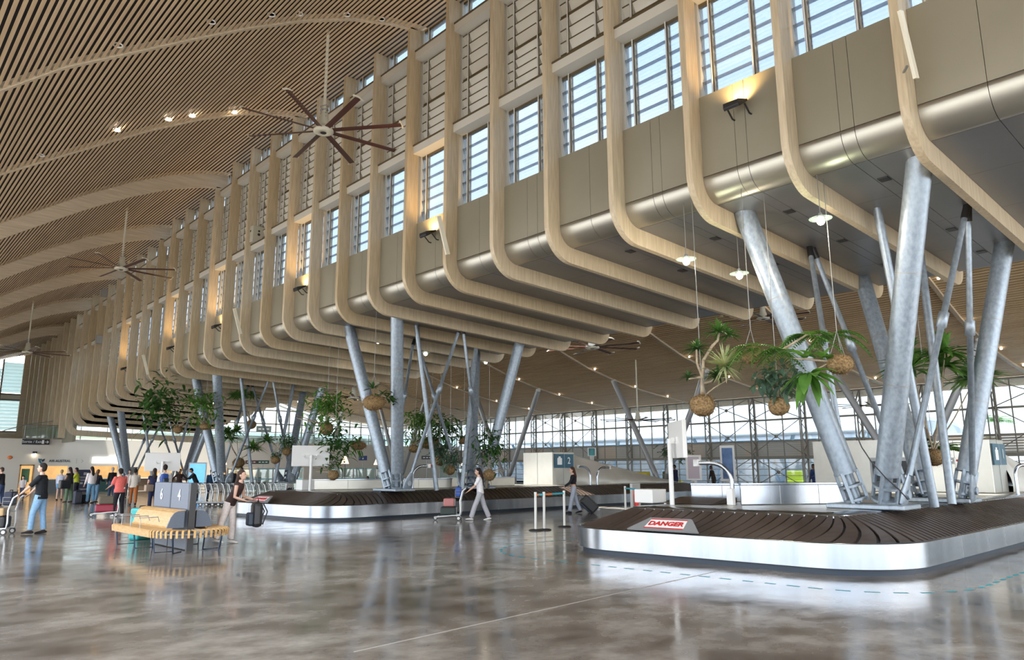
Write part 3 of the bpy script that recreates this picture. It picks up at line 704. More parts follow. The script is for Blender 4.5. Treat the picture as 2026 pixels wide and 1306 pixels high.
# ---- delivery housings on both carousels: steel box, blue number sign, long hood
def housing(x0, y0, wx, wy, h, num, label, hood_len):
    c = empty('delivery_housing', (x0, y0, .86))
    MB().box((wx/2, wy/2, h/2), (wx, wy, h)).build('box', STEELB, c, bevel=.015)
    MB().b2((-.012, wy*.50, .0), (-.004, wy*.505, h)).b2((wx*.5-.004, -.012, 0), (wx*.5+.004, -.004, h)).build('seam', GREYM, c)
    sg = MB().b2((wx*.08, -.05, h*.52), (wx*.94, -.01, h*.52+.62)).build('sign', SIGNB, c)
    cx_, cz = wx*.51, h*.52+.31
    M = Matrix.Translation((x0, y0, .86)) @ frame_of((0, -1, 0), (cx_, -.056, cz))
    MB().box((-.31, -.02, 0), (.30, .30, .006), M).box((-.31, .16, 0), (.14, .08, .006), M).box((-.40, .0, 0), (.012, .30, .012), M).build('pictogram', TXT, sg, True)
    MB().box((0, 0, 0), (.006, .62, .004), M).build('divider', TXT, sg, True)
    letters(num, .42, M @ Matrix.Translation((.31, 0, .004)), TXT, sg, 'number')
    hd = MB(); nu, nv = 60, 14; vv = []
    for i in range(nu+1):
        u = i/nu; top = h*.98*(1-u)**1.12+.02; sc_ = abs(math.sin(PI*(u*5.2+.25)))
        dep = (.55+.40*u)*(1-u*.75)
        for j in range(nv+1):
            f = j/nv; z = top*(1-f); bul = math.sin(f*PI*.5)**1.4
            y = wy*.25-dep*bul*(1+.22*(1-sc_)*f)-.10*sc_*math.sin(f*PI)*(1-u)
            vv.append((wx+u*hood_len, y, z))
        vv.append((wx+u*hood_len, wy, 0)); vv.append((wx+u*hood_len, wy, top))
    k = nv+3
    fs = [(i*k+j, (i+1)*k+j, (i+1)*k+j+1, i*k+j+1) for i in range(nu) for j in range(nv)]
    fs += [(i*k, i*k+nv+2, (i+1)*k+nv+2, (i+1)*k) for i in range(nu)]+[(i*k+nv+2, i*k+nv+1, (i+1)*k+nv+1, (i+1)*k+nv+2) for i in range(nu)]
    hd.add(vv, fs, True); hd.build('hood', HOODM, c)
    return tag(c, label, 'housing', 'steel delivery housings on the carousels')
housing(23.9, 23.3, 1.45, 1.9, 1.47, '2', 'brushed steel delivery housing with blue number 2 sign and long draped hood', 8.6)
housing(24.9, 6.4, 1.45, 1.9, 1.55, '1', 'brushed steel delivery housing with blue number 1 sign at the right edge', 8.6)
def hoop(base, end, label, r=.034):
    """a bent tube arch: up from the deck, over a curve and level to its end box"""
    b = Vector(base); e_ = Vector(end); h = e_.z-b.z; d = Vector((e_.x-b.x, e_.y-b.y, 0)); L = d.length; d = d/L
    c = empty('sensor_arch', b); R = min(.42, h*.6, L*.7)
    P = [Vector((0, 0, 0)), Vector((0, 0, h-R))]+[Vector((0, 0, h-R))+d*(R-R*math.cos(PI/2*k/8))+Vector((0, 0, R*math.sin(PI/2*k/8))) for k in range(1, 9)]+[d*L+Vector((0, 0, h))]
    MB().tube(P, r, 12).build('tube', STEEL, c)
    MB().box(d*(L+.04)+Vector((0, 0, h)), (.11, .11, .15)).build('end_box', WHITE, c, bevel=.01)
    MB().ell(d*(L+.10)+Vector((.03, -.03, h+.01)), .025, 8, 6).build('lens', RED, c)
    return tag(c, label, 'arch', 'bent tube arches on the carousel decks')
b_ = at(1797, 990, z=.86); hoop(b_, at(1882, 912, D=(b_-Vector((0, 0, EYE))).dot(FW)+.2), 'bent steel tube arch on the near carousel deck in front of the columns', .045)
b_ = at(1449, 968, D=15.3); b_.z = .86; hoop(b_, at(1382, 916, D=15.6), 'bent steel tube arch on the near carousel beside the white screen post', .045)
b_ = at(1182, 952, D=33); b_.z = .86; hoop(b_, at(1205, 925, D=33.6), 'dark bent tube arch against the hood of housing 2, right one', .05)
b_ = at(1168, 952, D=33); b_.z = .86; hoop(b_, at(1146, 924, D=33.6), 'dark bent tube arch against the hood of housing 2, left one', .05)
b_ = at(816, 957, D=25.6); b_.z = .86; hoop(b_, at(846, 922, D=25.9), 'bent tube arch on the far carousel beside the thick columns', .045)
b_ = at(2014, 975, D=20); b_.z = .86; hoop(b_, at(2030, 920, D=20.2), 'bent steel tube arch cut by the right edge of the picture', .045)

# ---- low steel screens and feed mouth on the near carousel, and the one on the far carousel
def screen_box(p, q, h, th, label, m=STEEL, name='steel_screen', rows=2):
    p = Vector((p[0], p[1], .86)); q = Vector((q[0], q[1], .86)); c = empty(name, p); d = q-p
    MB().bar(Vector((0, 0, h/2)), d+Vector((0, 0, h/2)), th, h).build('panel', m, c, bevel=.02)
    js = MB(); u = d.normalized(); n = Vector((u.y, -u.x, 0))
    for k in range(1, rows+1): js.bar(d*(k/(rows+1))+n*(th/2)+Vector((0, 0, .02)), d*(k/(rows+1))+n*(th/2)+Vector((0, 0, h-.02)), .012, .012)
    js.build('joint', GREYM, c); MB().bar(Vector((0, 0, h+.01)), d+Vector((0, 0, h+.01)), th+.05, .03).build('cap', STEEL, c)
    return tag(c, label, 'screen', 'low steel screens on the carousels')
a_ = at(1458, 1001, z=.86); b_ = at(1690, 985, z=.86)
screen_box((14.0, 8.2), (16.2, 6.75), .42, .06, 'long brushed steel screen in front of the left near column foot', rows=2)
screen_box((14.9, 10.0), (15.55, 8.75), .38, .06, 'steel back screen behind the feed belt mouth of the near carousel', rows=1)
o = MB().b2((13.4, 10.0, .86), (13.9, 10.5, 1.16)).build('feed_end_box', WHITE, bevel=.02); tag(o, 'white box at the left end of the near carousel feed mouth', 'box')
o = MB().b2((13.82, 8.28, .86), (13.94, 8.42, 1.20)).build('feed_post', WHITE, bevel=.01); tag(o, 'white post at the right end of the near carousel feed mouth', 'post')
o = MB().prism([(13.6, .868), (14.7, .868), (14.7, .98), (14.3, .98)], 'y', 8.7, 9.9).build('feed_belt', RUB); tag(o, 'dark feed belt lying in the mouth of the near carousel', 'belt')
screen_box((13.2, 25.4), (18.2, 23.3), .36, .06, 'long low steel screen along the left half of the far carousel', STEELB, rows=3)
screen_box((18.6, 24.6), (22.5, 24.3), .36, .06, 'low steel screen on the far carousel right of the column feet', STEELB, rows=2)
o = MB().b2((12.8, 25.3, .86), (13.3, 25.8, 1.24)).build('feed_end_box', WHITE, bevel=.02); tag(o, 'white box at the left end of the far carousel feed mouth', 'box')
# ---- black cable drooping from the soffit to the near carousel
o = MB().tube([at(1694, 860, D=13.4), at(1705, 885, D=13.3), at(1725, 915, D=13.2), at(1752, 945, D=13.1), at(1778, 968, D=13.0), at(1797, 989, D=12.95)], .011, 6).build('cable', BLACK)
tag(o, 'thin black cable drooping in front of the near columns down to the tube arch', 'cable')

# ---- information screens on white posts
def display(p, top_post, w_, h_, nrm, label, base_z=.86, front=False):
    c = empty('display_screen', (p[0], p[1], base_z)); n = Vector(nrm).normalized()
    rel = Vector((0, 0, p[2]-base_z)); M = frame_of(n, rel)
    MB().box((0, 0, 0), (w_, h_, .09), M).build('casing', WHITE, c, bevel=.01)
    MB().box((0, 0, -.05), (w_-.08, h_-.08, .012), M).build('screen', BLACK, c)
    arm = MB(); arm.box((0, -.02, .07), (w_*.42, .05, .05), M).box((-w_*.17, -.02, .07), (.05, .14, .05), M).box((w_*.17, -.02, .07), (.05, .14, .05), M)
    arm.box((0, -.02, .11), (.12, .12, .08), M); arm.build('bracket', WHITE, c)
    pb = M @ Vector((0, 0, .17))
    MB().tube([(pb.x, pb.y, 0), (pb.x, pb.y, rel.z+.02)], .05, 14).build('post', WHITE, c)
    return tag(c, label, 'screen', 'information screens on white posts')
p = at(615, 902, D=26.5); display(p, 0, 1.33, .74, -p+Vector((4, 0, 0)), 'white back of an information screen on a post at the far carousel')
p = at(322, 914, D=30.0); display(p, 0, 1.33, .74, -p, 'white back of an information screen on a post behind the slatted bench', 0)
p = at(1340, 870, D=15.6); display(p, 0, 1.25, .78, (-.70, .62, 0), 'information screen seen edge-on, on a white post of the near carousel')
# ---- pale kiosk wall with a dark screen, behind the near columns
K = empty('kiosk', (33, 11.1, 0))
MB().b2((33, 10.9, 0), (33.3, 15.5, 2.75)).build('wall', STEELB, K, True)
MB().b2((32.9, 11.2, .9), (33, 13.0, 2.0)).build('frame', GREYM, K, True); MB().b2((32.87, 11.3, .95), (32.9, 12.9, 1.85)).build('screen', SIGND, K, True)
tag(K, 'pale metal kiosk wall with a dark screen behind the nearest columns', 'kiosk')

# ---- queue barriers, fire extinguisher post
def barrier(pts, label, tape, sag=.02):
    for i, p in enumerate(pts):
        c = empty('barrier_post', (p[0], p[1], 0))
        MB().tube([(0, 0, .03), (0, 0, .93), (0, 0, .96), (0, 0, 1.0)], [.035, .035, .038, .038], 16).build('pole', WHITE, c)
        MB().lathe([(.19, 0), (.19, .012), (.16, .03), (.045, .045)], n=24).build('base', BLACK, c)
        tag(c, label[i], 'post', 'white queue barrier posts')
    for i in range(len(pts)-1):
        a = Vector((*pts[i], .95)); b = Vector((*pts[i+1], .95)); o = empty('barrier_tape', a); d = b-a; k = 5
        for j in range(k):
            s0, s1 = j/k, (j+1)/k
            if tape == 1: m_ = TEALTAPE if j >= 2 else ORTAPE
            else: m_ = ORTAPE if j >= 3 else TEALTAPE
            MB().bar(d*s0-Vector((0, 0, .02)), d*s1-Vector((0, 0, .02)), .006, .05).build('webbing', m_, o)
        tag(o, f'orange and blue retractable tape, {label[-1]} {NUM[i]} span', 'tape')
A3 = [at(1060, 1050, z=0), at(1077, 1049, z=0), at(1117, 1043, z=0)]
barrier([(p.x, p.y) for p in A3], ['leftmost of three white barrier posts on the open floor', 'middle one of three white barrier posts on the open floor', 'rightmost of three white barrier posts on the open floor', 'at the three posts,'], 1)
A3 = [(20.3, 16.3), (18.3, 13.2)]
barrier(A3, ['white barrier post near the wheeled black suitcase', 'white barrier post behind the left end of the near carousel', 'at the two posts behind the near carousel,'], 2)
c = empty('extinguisher_stand', at(1258, 1008, z=.0)); 
MB().box((0, 0, .5), (.5, .12, 1.0)).build('panel', GREYM, c); MB().lathe([(.07, 0), (.085, .03), (.085, .5), (.05, .58), (.02, .62)], (-.12, -.15, .12)).build('extinguisher', RED, c)
MB().tube([(-.12, -.15, .7), (-.12, -.15, .8), (-.05, -.2, .78), (0, -.2, .5)], .02, 6).build('hose', BLACK, c)
tag(c, 'grey stand with a red fire extinguisher at the end of the far carousel', 'extinguisher')

# ---- blue dashed line on the floor around the near carousel
DL = dense(outline((10.3, 3.35), (36, 3.35), (36, 12.0), (9.55, 12.0), 1.8), .02)
ds = []; acc = 0; on = []
for i in range(len(DL)):
    s = int(i*.02/.17)
    p = DL[i]; q = DL[(i+1) % len(DL)]; d = (q-p); 
    if d.length < 1e-6: continue
    if s % 2 == 0: on.append((p, q))
mb = MB()
for p, q in on:
    d = (q-p).normalized(); n = Vector((-d.y, d.x))*.03
    mb.add([(p.x-n.x, p.y-n.y, .0015), (q.x-n.x, q.y-n.y, .0015), (q.x+n.x, q.y+n.y, .0015), (p.x+n.x, p.y+n.y, .0015)], [(0, 1, 2, 3)])
o = struct(mb.build('trim_2', TEALTAPE))
# ================================================================ hanging plants: coir balls with foliage on wires
RND = random.Random(7)
def leaf(mb, base, d, L, wd, droop, up=Vector((0, 0, 1)), seg=4, pt=1.0):
    """one bent leaf blade with a fold along the middle"""
    d = d.normalized(); s = d.cross(up); s = s.normalized() if s.length > 1e-3 else Vector((1, 0, 0)); vv = []
    for i in range(seg+1):
        f = i/seg; p = base+d*(L*f)-Vector((0, 0, droop*L*f*f)); w_ = wd*math.sin(PI*min(1, (.12+.88*f)**pt))*.5 if i < seg else .001
        n = s.cross(d)
        vv += [p-s*w_+n*w_*.35, p, p+s*w_+n*w_*.35]
    mb.add(vv, [q for i in range(seg) for q in ((3*i, 3*i+1, 3*i+4, 3*i+3), (3*i+1, 3*i+2, 3*i+5, 3*i+4))], True)
def rdir(r, zmin=-.3, zmax=1): 
    z = r.uniform(zmin, zmax); a = r.uniform(0, 2*PI); k = math.sqrt(max(0, 1-z*z)); return Vector((k*math.cos(a), k*math.sin(a), z))
def ball(c, r, rnd, sq=.9):
    mb = MB(); mb.ell((0, 0, 0), (r, r, r*sq), 22, 14, jit=.06, rnd=rnd)
    for i in range(240):
        d = rdir(rnd, -1, 1); p = Vector((d.x*r*.98, d.y*r*.98, d.z*r*sq*.98)); e_ = p+d*r*.08+rdir(rnd, -1, 1)*r*.22
        mb.bar(p, e_, r*.02, r*.02)
    return mb.build('coir_ball', MOSS, c)
def rosette(mb, c, R, n, rnd, wd, droop=.25, axis=Vector((0, 0, 1)), zmin=-.2, seg=3):
    for i in range(n):
        d = (rdir(rnd, zmin, 1)+axis*.15).normalized(); leaf(mb, c, d, R*rnd.uniform(.7, 1.05), wd, droop, seg=seg, pt=.7)
def bush(mb, c, R, n, rnd, L, wd, droop=.3, flat=1.0, branches=None, leaflets=0):
    for i in range(n):
        p = c+Vector((rnd.gauss(0, .42)*R[0], rnd.gauss(0, .42)*R[1], rnd.gauss(0, .42)*R[2])); leaf(mb, p, rdir(rnd, -.6, .6), L*rnd.uniform(.6, 1.2), wd*rnd.uniform(.7, 1.2), droop, seg=3)
def frond(mb, base, d, L, n, lw, ll, droop=.35):
    d = d.normalized(); s = d.cross(Vector((0, 0, 1))).normalized(); pts = []
    for i in range(n):
        f = (i+1)/n; p = base+d*(L*f)-Vector((0, 0, droop*L*f*f)); pts.append(p)
        k = ll*math.sin(PI*(.15+.8*f)); 
        for q in (-1, 1): leaf(mb, p, s*q+d*.45-Vector((0, 0, .25)), k, lw, .2, seg=2)
    mb.tube([base]+pts, .006, 4)
def hanging(px, py, D, r, kind, label, seed, top=True, sc_=1.0, lean=(0, 0, 0), sq=.9, k=1.0):
    rnd = random.Random(seed); p = at(px, py, D=D); c = empty('hanging_plant', p)
    nn = (p.y-3.567)/2; zt = zb(max(0, min(28, nn)))+RD-max(0, p.x-12.7)*.33/8.3
    if p.x > 20.7: zt = pz2(p.x)+.1
    c.scale = (k, k, k); zt = p.z+(zt-p.z)/k
    ball(c, r, rnd, sq)
    wr_ = MB()
    for a in (0, 2.1, 4.2): wr_.tube([(r*.8*math.cos(a), r*.8*math.sin(a), r*.2), (0, 0, r*2.6)], .006, 4)
    wr_.tube([(0, 0, r*2.6), (lean[0]*.2, lean[1]*.2, zt-p.z)], .007, 4); wr_.build('wire', WIRE, c)
    st = MB(); fo = MB(); m_ = LEAF_M; ln = Vector(lean)
    lat = lambda a, z_, dpt=0: RT*a+Vector((0, 0, z_))+Vector((FW.x, FW.y, 0))*dpt
    if kind == 'fernwide':
        cs = [lat(.05, .12), lat(.45, .05, -.1), lat(.85, .30, -.2), lat(1.30, .32, -.15)]
        st.tube([lat(0, 0)]+cs[1:], [.03, .024, .018, .01], 7)
        for q in cs:
            for i in range(13):
                a = rnd.uniform(0, 2*PI); frond(fo, q, Vector((math.cos(a), math.sin(a), rnd.uniform(-.1, .7))), rnd.uniform(.35, .62), 12, .035, .15, .75)
    elif kind == 'broadnest':
        st.tube([lat(.05, .02), lat(-.3, .06), lat(-.75, .10)], [.02, .018, .012], 6); st.tube([lat(-.2, 0), lat(-.4, -.1), lat(-.5, -.25)], [.014, .012, .01], 6)
        for i in range(8): leaf(fo, lat(rnd.uniform(-.55, -.1), .10), lat(rnd.uniform(-.8, .4), rnd.uniform(.1, .5), rnd.uniform(-.7, .2)), .30, .15, .2, seg=5)
        for i in range(12): leaf(fo, lat(rnd.uniform(-.58, -.40), -.14), lat(rnd.uniform(-.7, .9), rnd.uniform(-1, .1), rnd.uniform(-.7, .4)), rnd.uniform(.36, .5), .20, .3, seg=5)
        for i in range(14): leaf(fo, lat(rnd.uniform(-.3, .1), .08), rdir(rnd, .0, .9), .16, .05, .2, seg=3)
    elif kind == 'yucca':
        tops = [lat(.33, 1.17), lat(-.05, .90), lat(.36, .62, -.1), lat(-.22, .52)]
        st.tube([(0, 0, r*.6), lat(.02, .45), lat(.05, .72), lat(.20, .95), lat(.30, 1.05), tops[0]], [.035, .03, .028, .024, .02, .018], 7)
        for q in (tops[1], lat(-.20, .42)): st.tube([lat(.02, .45), (q+lat(.02, .45))*.5+lat(-.04, 0), q], [.024, .018, .014], 6)
        st.tube([lat(.02, .35), lat(.15, .38), lat(.28, .52), tops[2]], [.022, .02, .018, .015], 6); st.tube([(0, 0, r*.6), lat(.2, .28), lat(.45, .42)], [.016, .012, .006], 6)
        for q, R_, k_ in ((tops[0], .42, 70), (lat(.48, 1.12), .3, 40), (tops[1], .34, 60), (lat(-.20, .45), .2, 36), (lat(.24, .44, -.12), .30, 70)): rosette(fo, q, R_, k_, rnd, .034, .35)
        pa = MB(); rosette(pa, tops[2], .46, 120, rnd, .036, .12, zmin=-.8); pa.build('pale_rosette', LEAF_P, c); m_ = LEAF_D
    elif kind == 'fern':
        for i in range(26):
            a = rnd.uniform(0, 2*PI); frond(fo, Vector((0, 0, r*.6)), Vector((math.cos(a), math.sin(a), rnd.uniform(.1, .9)))+ln, sc_*rnd.uniform(.7, 1.1), 14, .05, .17*sc_, .45)
        m_ = LEAF_M
    elif kind == 'broad':
        for i in range(16):
            d = rdir(rnd, -.6, .7)+ln; b = Vector((0, 0, 0))+d.normalized()*r*.8; t_ = b+d.normalized()*.5*sc_*rnd.uniform(.5, 1.2); st.tube([b, t_], .012, 5)
            leaf(fo, t_, d+Vector((0, 0, -.3)), .42*sc_*rnd.uniform(.7, 1.1), .20*sc_, .3, seg=5)
        m_ = LEAF_M
    elif kind == 'bush':
        for i in range(9):
            d = rdir(rnd, .2, 1)+ln*.6; st.tube([(0, 0, r*.5), d*.5*sc_, d*.95*sc_+Vector((0, 0, -.1))], [.022, .014, .007], 5)
        bush(fo, Vector((0, 0, .65*sc_))+ln*.5*sc_, (.62*sc_, .62*sc_, .42*sc_), 330, rnd, .22*sc_, .07*sc_, .3); bush(fo, Vector((0, 0, .2*sc_))+ln*.3, (.75*sc_, .75*sc_, .35*sc_), 90, rnd, .2*sc_, .06*sc_, .6)
    elif kind == 'drac':
        for i in range(5):
            d = rdir(rnd, .5, 1)+ln*.8; q = d*sc_*rnd.uniform(.7, 1.2); st.tube([(0, 0, r*.6), q*.5, q], [.02, .016, .012], 6); rosette(fo, q, .5*sc_, 46, rnd, .075*sc_, .4)
    elif kind == 'dark':
        bush(fo, Vector((0, 0, .5*sc_))+ln*.5*sc_, (.55*sc_, .55*sc_, .6*sc_), 300, rnd, .2*sc_, .07*sc_, .4)
        for i in range(7): d = rdir(rnd, .1, 1); st.tube([(0, 0, r*.5), d*.6*sc_], [.018, .008], 5)
        m_ = LEAF_D
    elif kind == 'blue':
        for i in range(150):
            q = rdir(rnd, -.9, .9)*rnd.uniform(.1, .42)*sc_; leaf(fo, q+Vector((0, 0, .42)), rdir(rnd, -.9, .3), .17*sc_, .085*sc_, .35, seg=3)
        st.tube([(0, 0, 0), (0, 0, .6)], .02, 6); m_ = LEAF_B
    elif kind == 'rubber':
        path = [Vector((.1, 0, r*.5)), Vector((.35, .0, .25)), Vector((.6, .0, .18)), Vector((.8, 0, -.1))]; st.tube(path, [.025, .02, .015, .01], 6)
        for i in range(34):
            f = rnd.random(); k = min(2, int(f*3)); q = path[k].lerp(path[k+1], f*3-k)+Vector((0, 0, rnd.uniform(-.05, .25 if f > .3 else .1))); leaf(fo, q, rdir(rnd, -.6, .8), .24, .12, .2, seg=3)
        rosette(fo, Vector((-.05, 0, r+.1)), .45, 26, rnd, .05, .2); m_ = LEAF_D
    elif kind == 'orchid':
        for i in range(9):
            d = rdir(rnd, -.2, 1)+ln; leaf(fo, Vector((0, 0, r*.4)), d, .6*sc_, .14*sc_, .5, seg=5)
        for i in range(5): leaf(fo, Vector((rnd.uniform(-.2, .2), 0, -r*.6)), Vector((rnd.uniform(-.5, .5), 0, -.6)), .3, .13, .2)
    if st.v: st.build('stem', STEM, c)
    if fo.v: fo.build('foliage', {'lime': LEAF_L}.get(kind, m_), c)
    return tag(c, label, 'plant', 'hanging plants under the soffit')
hanging(1390, 802, 13.9, .195, 'yucca', 'hanging coir ball with branching yucca rosettes, one of them pale', 1, k=1.2)
hanging(1541, 804, 13.5, .165, 'blue', 'hanging coir ball with blue-grey drooping leaves between the yucca and the column', 3, k=1.15)
hanging(1488, 702, 13.5, .17, 'fernwide', 'wide hanging fern with drooping feathery fronds crossing the near left column', 4, k=1.12)
hanging(1661, 721, 12.9, .20, 'broadnest', 'horizontal coir nest with big broad leaves hanging before the column', 5, sc_=1.3, sq=.75, k=1.15)
hanging(1848, 905, 17.2, .22, 'drac', 'spiky tall potted dracaena between the nearest columns', 8, sc_=1.9, lean=(.0, .2, .7))
hanging(1862, 900, 17.6, .18, 'fern', 'light green fern drooping between the nearest columns', 9, sc_=.75, lean=(.2, -.2, .2))
hanging(739, 797, 24, .36, 'rubber', 'wide coir ball with rubber plant leaves in front of the second support', 10, sq=.7)
hanging(646, 848, 28, .26, 'bush', 'hanging coir ball with a big bright leafy bush left of the second support', 11, sc_=1.45, sq=1.0)
hanging(709, 882, 29, .30, 'orchid', 'wide coir ball with strap leaves above the blue notice sign', 12, lean=(-.6, .4, .1), sq=.55)
hanging(820, 888, 30, .24, 'bush', 'hanging bush at the left of the plant group behind the second support', 13, sc_=1.3, lean=(.4, 0, .5), sq=.65)
hanging(850, 877, 31, .40, 'dark', 'wide coir basket with trailing dark leaves right of the second column', 14, sc_=1.7, lean=(.5, -.4, -.4), sq=.6)
hanging(918, 872, 33, .23, 'drac', 'hanging dracaena above the woman in white', 15, sc_=1.0, sq=.7)
hanging(968, 940, 27, .23, 'dark', 'dense dark bushy plant in a coir ball behind the woman in white', 16, sc_=1.35, lean=(.0, .0, .55))
hanging(870, 912, 29, .2, 'blue', 'grey-green drooping leaf clump under the coir baskets', 17, sc_=1.1)
hanging(497, 840, 40, .27, 'drac', 'lime leafed plant in a coir ball by the left X strut', 18, sc_=1.5, lean=(-.2, 0, .4))
hanging(472, 916, 38, .30, 'drac', 'dark narrow-leaved plant in a coir ball above the parked trolleys', 19, sc_=1.7)
hanging(567, 893, 36, .22, 'dark', 'small hanging plant with thin twigs left of the white screen', 20, sc_=.9)
hanging(352, 850, 36, .22, 'dark', 'dark sprawling hanging plant above the bench, left of the third support', 21, sc_=2.4, lean=(-.6, .3, .1))
hanging(406, 844, 35, .26, 'bush', 'orange coir ball with twiggy bright leaves at the third support', 22, sc_=1.5, lean=(-.3, .1, .3), sq=.6)
hanging(545, 910, 37, .22, 'dark', 'small coir ball tucked beside the white screen', 23, sc_=.5)
hanging(660, 940, 27, .2, 'dark', 'tall dense green climbing plant right of the white screen', 24, sc_=1.5, lean=(0, 0, .5))
hanging(890, 930, 27.5, .2, 'blue', 'monstera leaves hanging low beside the far carousel', 25, sc_=1.1)
# ================================================================ people
SKIN1 = mat('skin_light', (.62, .38, .28), .5); SKIN2 = mat('skin_tan', (.42, .23, .15), .5); SKIN3 = mat('skin_dark', (.13, .065, .04), .5)
EYEM = mat('eye_dark', (.02, .015, .012), .3)
def cm(c): 
    k = 'cloth_%d_%d_%d' % tuple(int(v*999) for v in c)
    return MATS.get(k) or mat(k, c, .8, spec=.25, c2=tuple(min(1, v*1.18+.004) for v in c), scale=22)
def person(loc, face, H, label, pose={}, skin=SKIN1, hair=(.02, .014, .01), hairlen=0, top=(.5, .5, .5), sleeve=1, bottom=(.1, .1, .12), legs='trousers', flare=1.0, shoe=(.02, .02, .02), near=False, bulk=1.0, top_len=0.0, crop=0, bun=False):
    g = dict(lean=4, lh=4, rh=-4, lk=3, rk=3, la=5, ra=5, le=14, re=14, lab=8, rab=8, nod=4, yaw=0); g.update(pose)
    s = H/1.75; rad = math.radians
    hip = Vector((0, 0, .93)); Ln = rad(g['lean']); up = Vector((0, math.sin(Ln), math.cos(Ln))); fw_ = Vector((0, math.cos(Ln), -math.sin(Ln))); X = Vector((1, 0, 0))
    waist = hip+up*.13; chest = hip+up*.36; sh = hip+up*.50; neck = hip+up*.545
    N_ = rad(g['lean']*.35+g['nod']); hu = Vector((0, math.sin(N_), math.cos(N_))); hc = neck+hu*.165+Vector((0, .02, 0))
    def limb(o, a, ab, side, L): a = rad(a); ab = rad(ab)*side; return o+Vector((math.sin(ab), math.sin(a)*math.cos(ab), -math.cos(a)*math.cos(ab)))*L
    J = {}
    for sd, q in ((-1, 'l'), (1, 'r')):
        h = hip+X*(.085*sd)-Vector((0, 0, .02)); k = limb(h, g[q+'h'], 2.5, sd, .42); an = limb(k, g[q+'h']-g[q+'k'], 1, sd, .41)
        so_ = sh+X*(.165*sd*min(bulk, 1.15))-up*.02; el = limb(so_, g[q+'a'], g[q+'ab'], sd, .285); wr_ = limb(el, g[q+'a']+g[q+'e'], g[q+'ab']*.3, sd, .25)
        J[q] = (h, k, an, so_, el, wr_, rad(g[q+'h']-g[q+'k']), rad(g[q+'a']+g[q+'e']))
    low = min(J[q][2].z for q in 'lr')-.085
    root = empty('person', loc, face); root.scale = (s, s, s)
    def S(p): return (p.x, p.y, p.z-low)
    vox = .009 if near else .015; B = bulk
    body = MB(); clothT = MB(); clothB = MB()
    def tor(mb, o): 
        mb.tube([S(hip-up*.07), S(hip), S(waist), S(chest-up*.06), S(chest+up*.06), S(sh), S(sh+up*.03)], [.13*B+o, .158*B+o, .135*B+o, .148*B+o, .165*B+o, .14*min(B, 1.1)+o, .07+o], 16, sx=X, el=[.095*B+o, .108*B+o, .095*B+o, .105*B+o, .108*B+o, .075+o, .05+o])
    tor(body, 0)
    body.tube([S(sh), S(neck+hu*.06)], [.062, .05], 12)
    Mh = Matrix.Translation(S(hc)) @ Matrix.Rotation(rad(g['yaw']), 4, 'Z') @ Matrix.Rotation(-N_, 4, 'X')
    body.ell((0, 0, .02), (.076, .094, .108), 16, 12, Mh); body.ell((0, .035, -.055), (.052, .06, .06), 12, 8, Mh)
    body.ell((0, .098, -.012), (.014, .022, .024), 8, 6, Mh); body.ell((0, .088, -.055), (.024, .012, .010), 8, 5, Mh)
    for sd in (-1, 1): body.ell((.077*sd, -.005, -.005), (.012, .022, .032), 8, 6, Mh)
    for q, sd in (('l', -1), ('r', 1)):
        h, k, an, so_, el, wr_, la_, fa = J[q]
        body.tube([S(h+Vector((0, 0, .03))), S(h.lerp(k, .5)), S(k), S(k.lerp(an, .35)), S(an)], [.088*B, .07*B, .052, .052, .036], 12)
        ft = Vector((0, math.cos(la_*.5), math.sin(la_*.5)*.6)).normalized()
        body.tube([S(an-ft*.05-Vector((0, 0, .045))), S(an+ft*.06-Vector((0, 0, .05))), S(an+ft*.15-Vector((0, 0, .06)))], [.035, .04, .03], 10, sx=X, el=.75)
        body.tube([S(so_-up*.01), S(so_.lerp(el, .5)), S(el), S(el.lerp(wr_, .4)), S(wr_)], [.05*B, .044*B, .036, .036, .025], 12)
        hd = Vector((0, math.sin(fa), -math.cos(fa))); hs = X; hn = hd.cross(hs)
        pm = wr_+hd*.045
        body.tube([S(wr_), S(wr_+hd*.04), S(wr_+hd*.085)], [.024, .038, .036], 10, sx=X if abs(hd.x) < .9 else None, el=[.018, .017, .013])
        for i in range(4):
            o_ = wr_+hd*.08+hs*((i-1.5)*.019); Lf = (.060, .074, .070, .052)[i]; cv = .35
            body.tube([S(o_), S(o_+hd*Lf*.5-hn*sd*0+Vector((0, .010, 0))), S(o_+hd*Lf*.95+Vector((0, .028, 0)))], [.0095, .009, .007], 6)
        th = wr_+hd*.03+hs*(-.032*sd); body.tube([S(th), S(th+hd*.035-hs*.02*sd+Vector((0, .012, 0))), S(th+hd*.062-hs*.018*sd+Vector((0, .024, 0)))], [.011, .010, .008], 6)
        # clothing of this side
        if sleeve > 0:
            e_ = so_.lerp(el, min(1, sleeve*2)) if sleeve <= .5 else el
            P_ = [S(so_-up*.005), S(so_.lerp(e_, .5)), S(e_)]; R_ = [.062*B, .058*B, .052*B]
            if sleeve > .5: P_ += [S(el.lerp(wr_, .5)), S(el.lerp(wr_, .95))]; R_ += [.046, .037]
            clothT.tube(P_, R_, 12)
        if legs == 'trousers': clothB.tube([S(h+Vector((0, 0, .05))), S(h.lerp(k, .5)), S(k), S(k.lerp(an, .5)), S(k.lerp(an, .97))], [.102*B, .084*B*(1+.2*(flare-1)), .066*(1+.6*(flare-1)), .062*flare, .058*flare], 14)
        elif legs == 'shorts': clothB.tube([S(h+Vector((0, 0, .05))), S(h.lerp(k, .3)), S(h.lerp(k, .6))], [.105*B, .10*B, .10*B], 14)
        elif legs == 'skirt': clothB.tube([S(h+Vector((0, 0, .05))), S(k), S(an.lerp(k, .15))], [.12*B, .16, .19], 14)
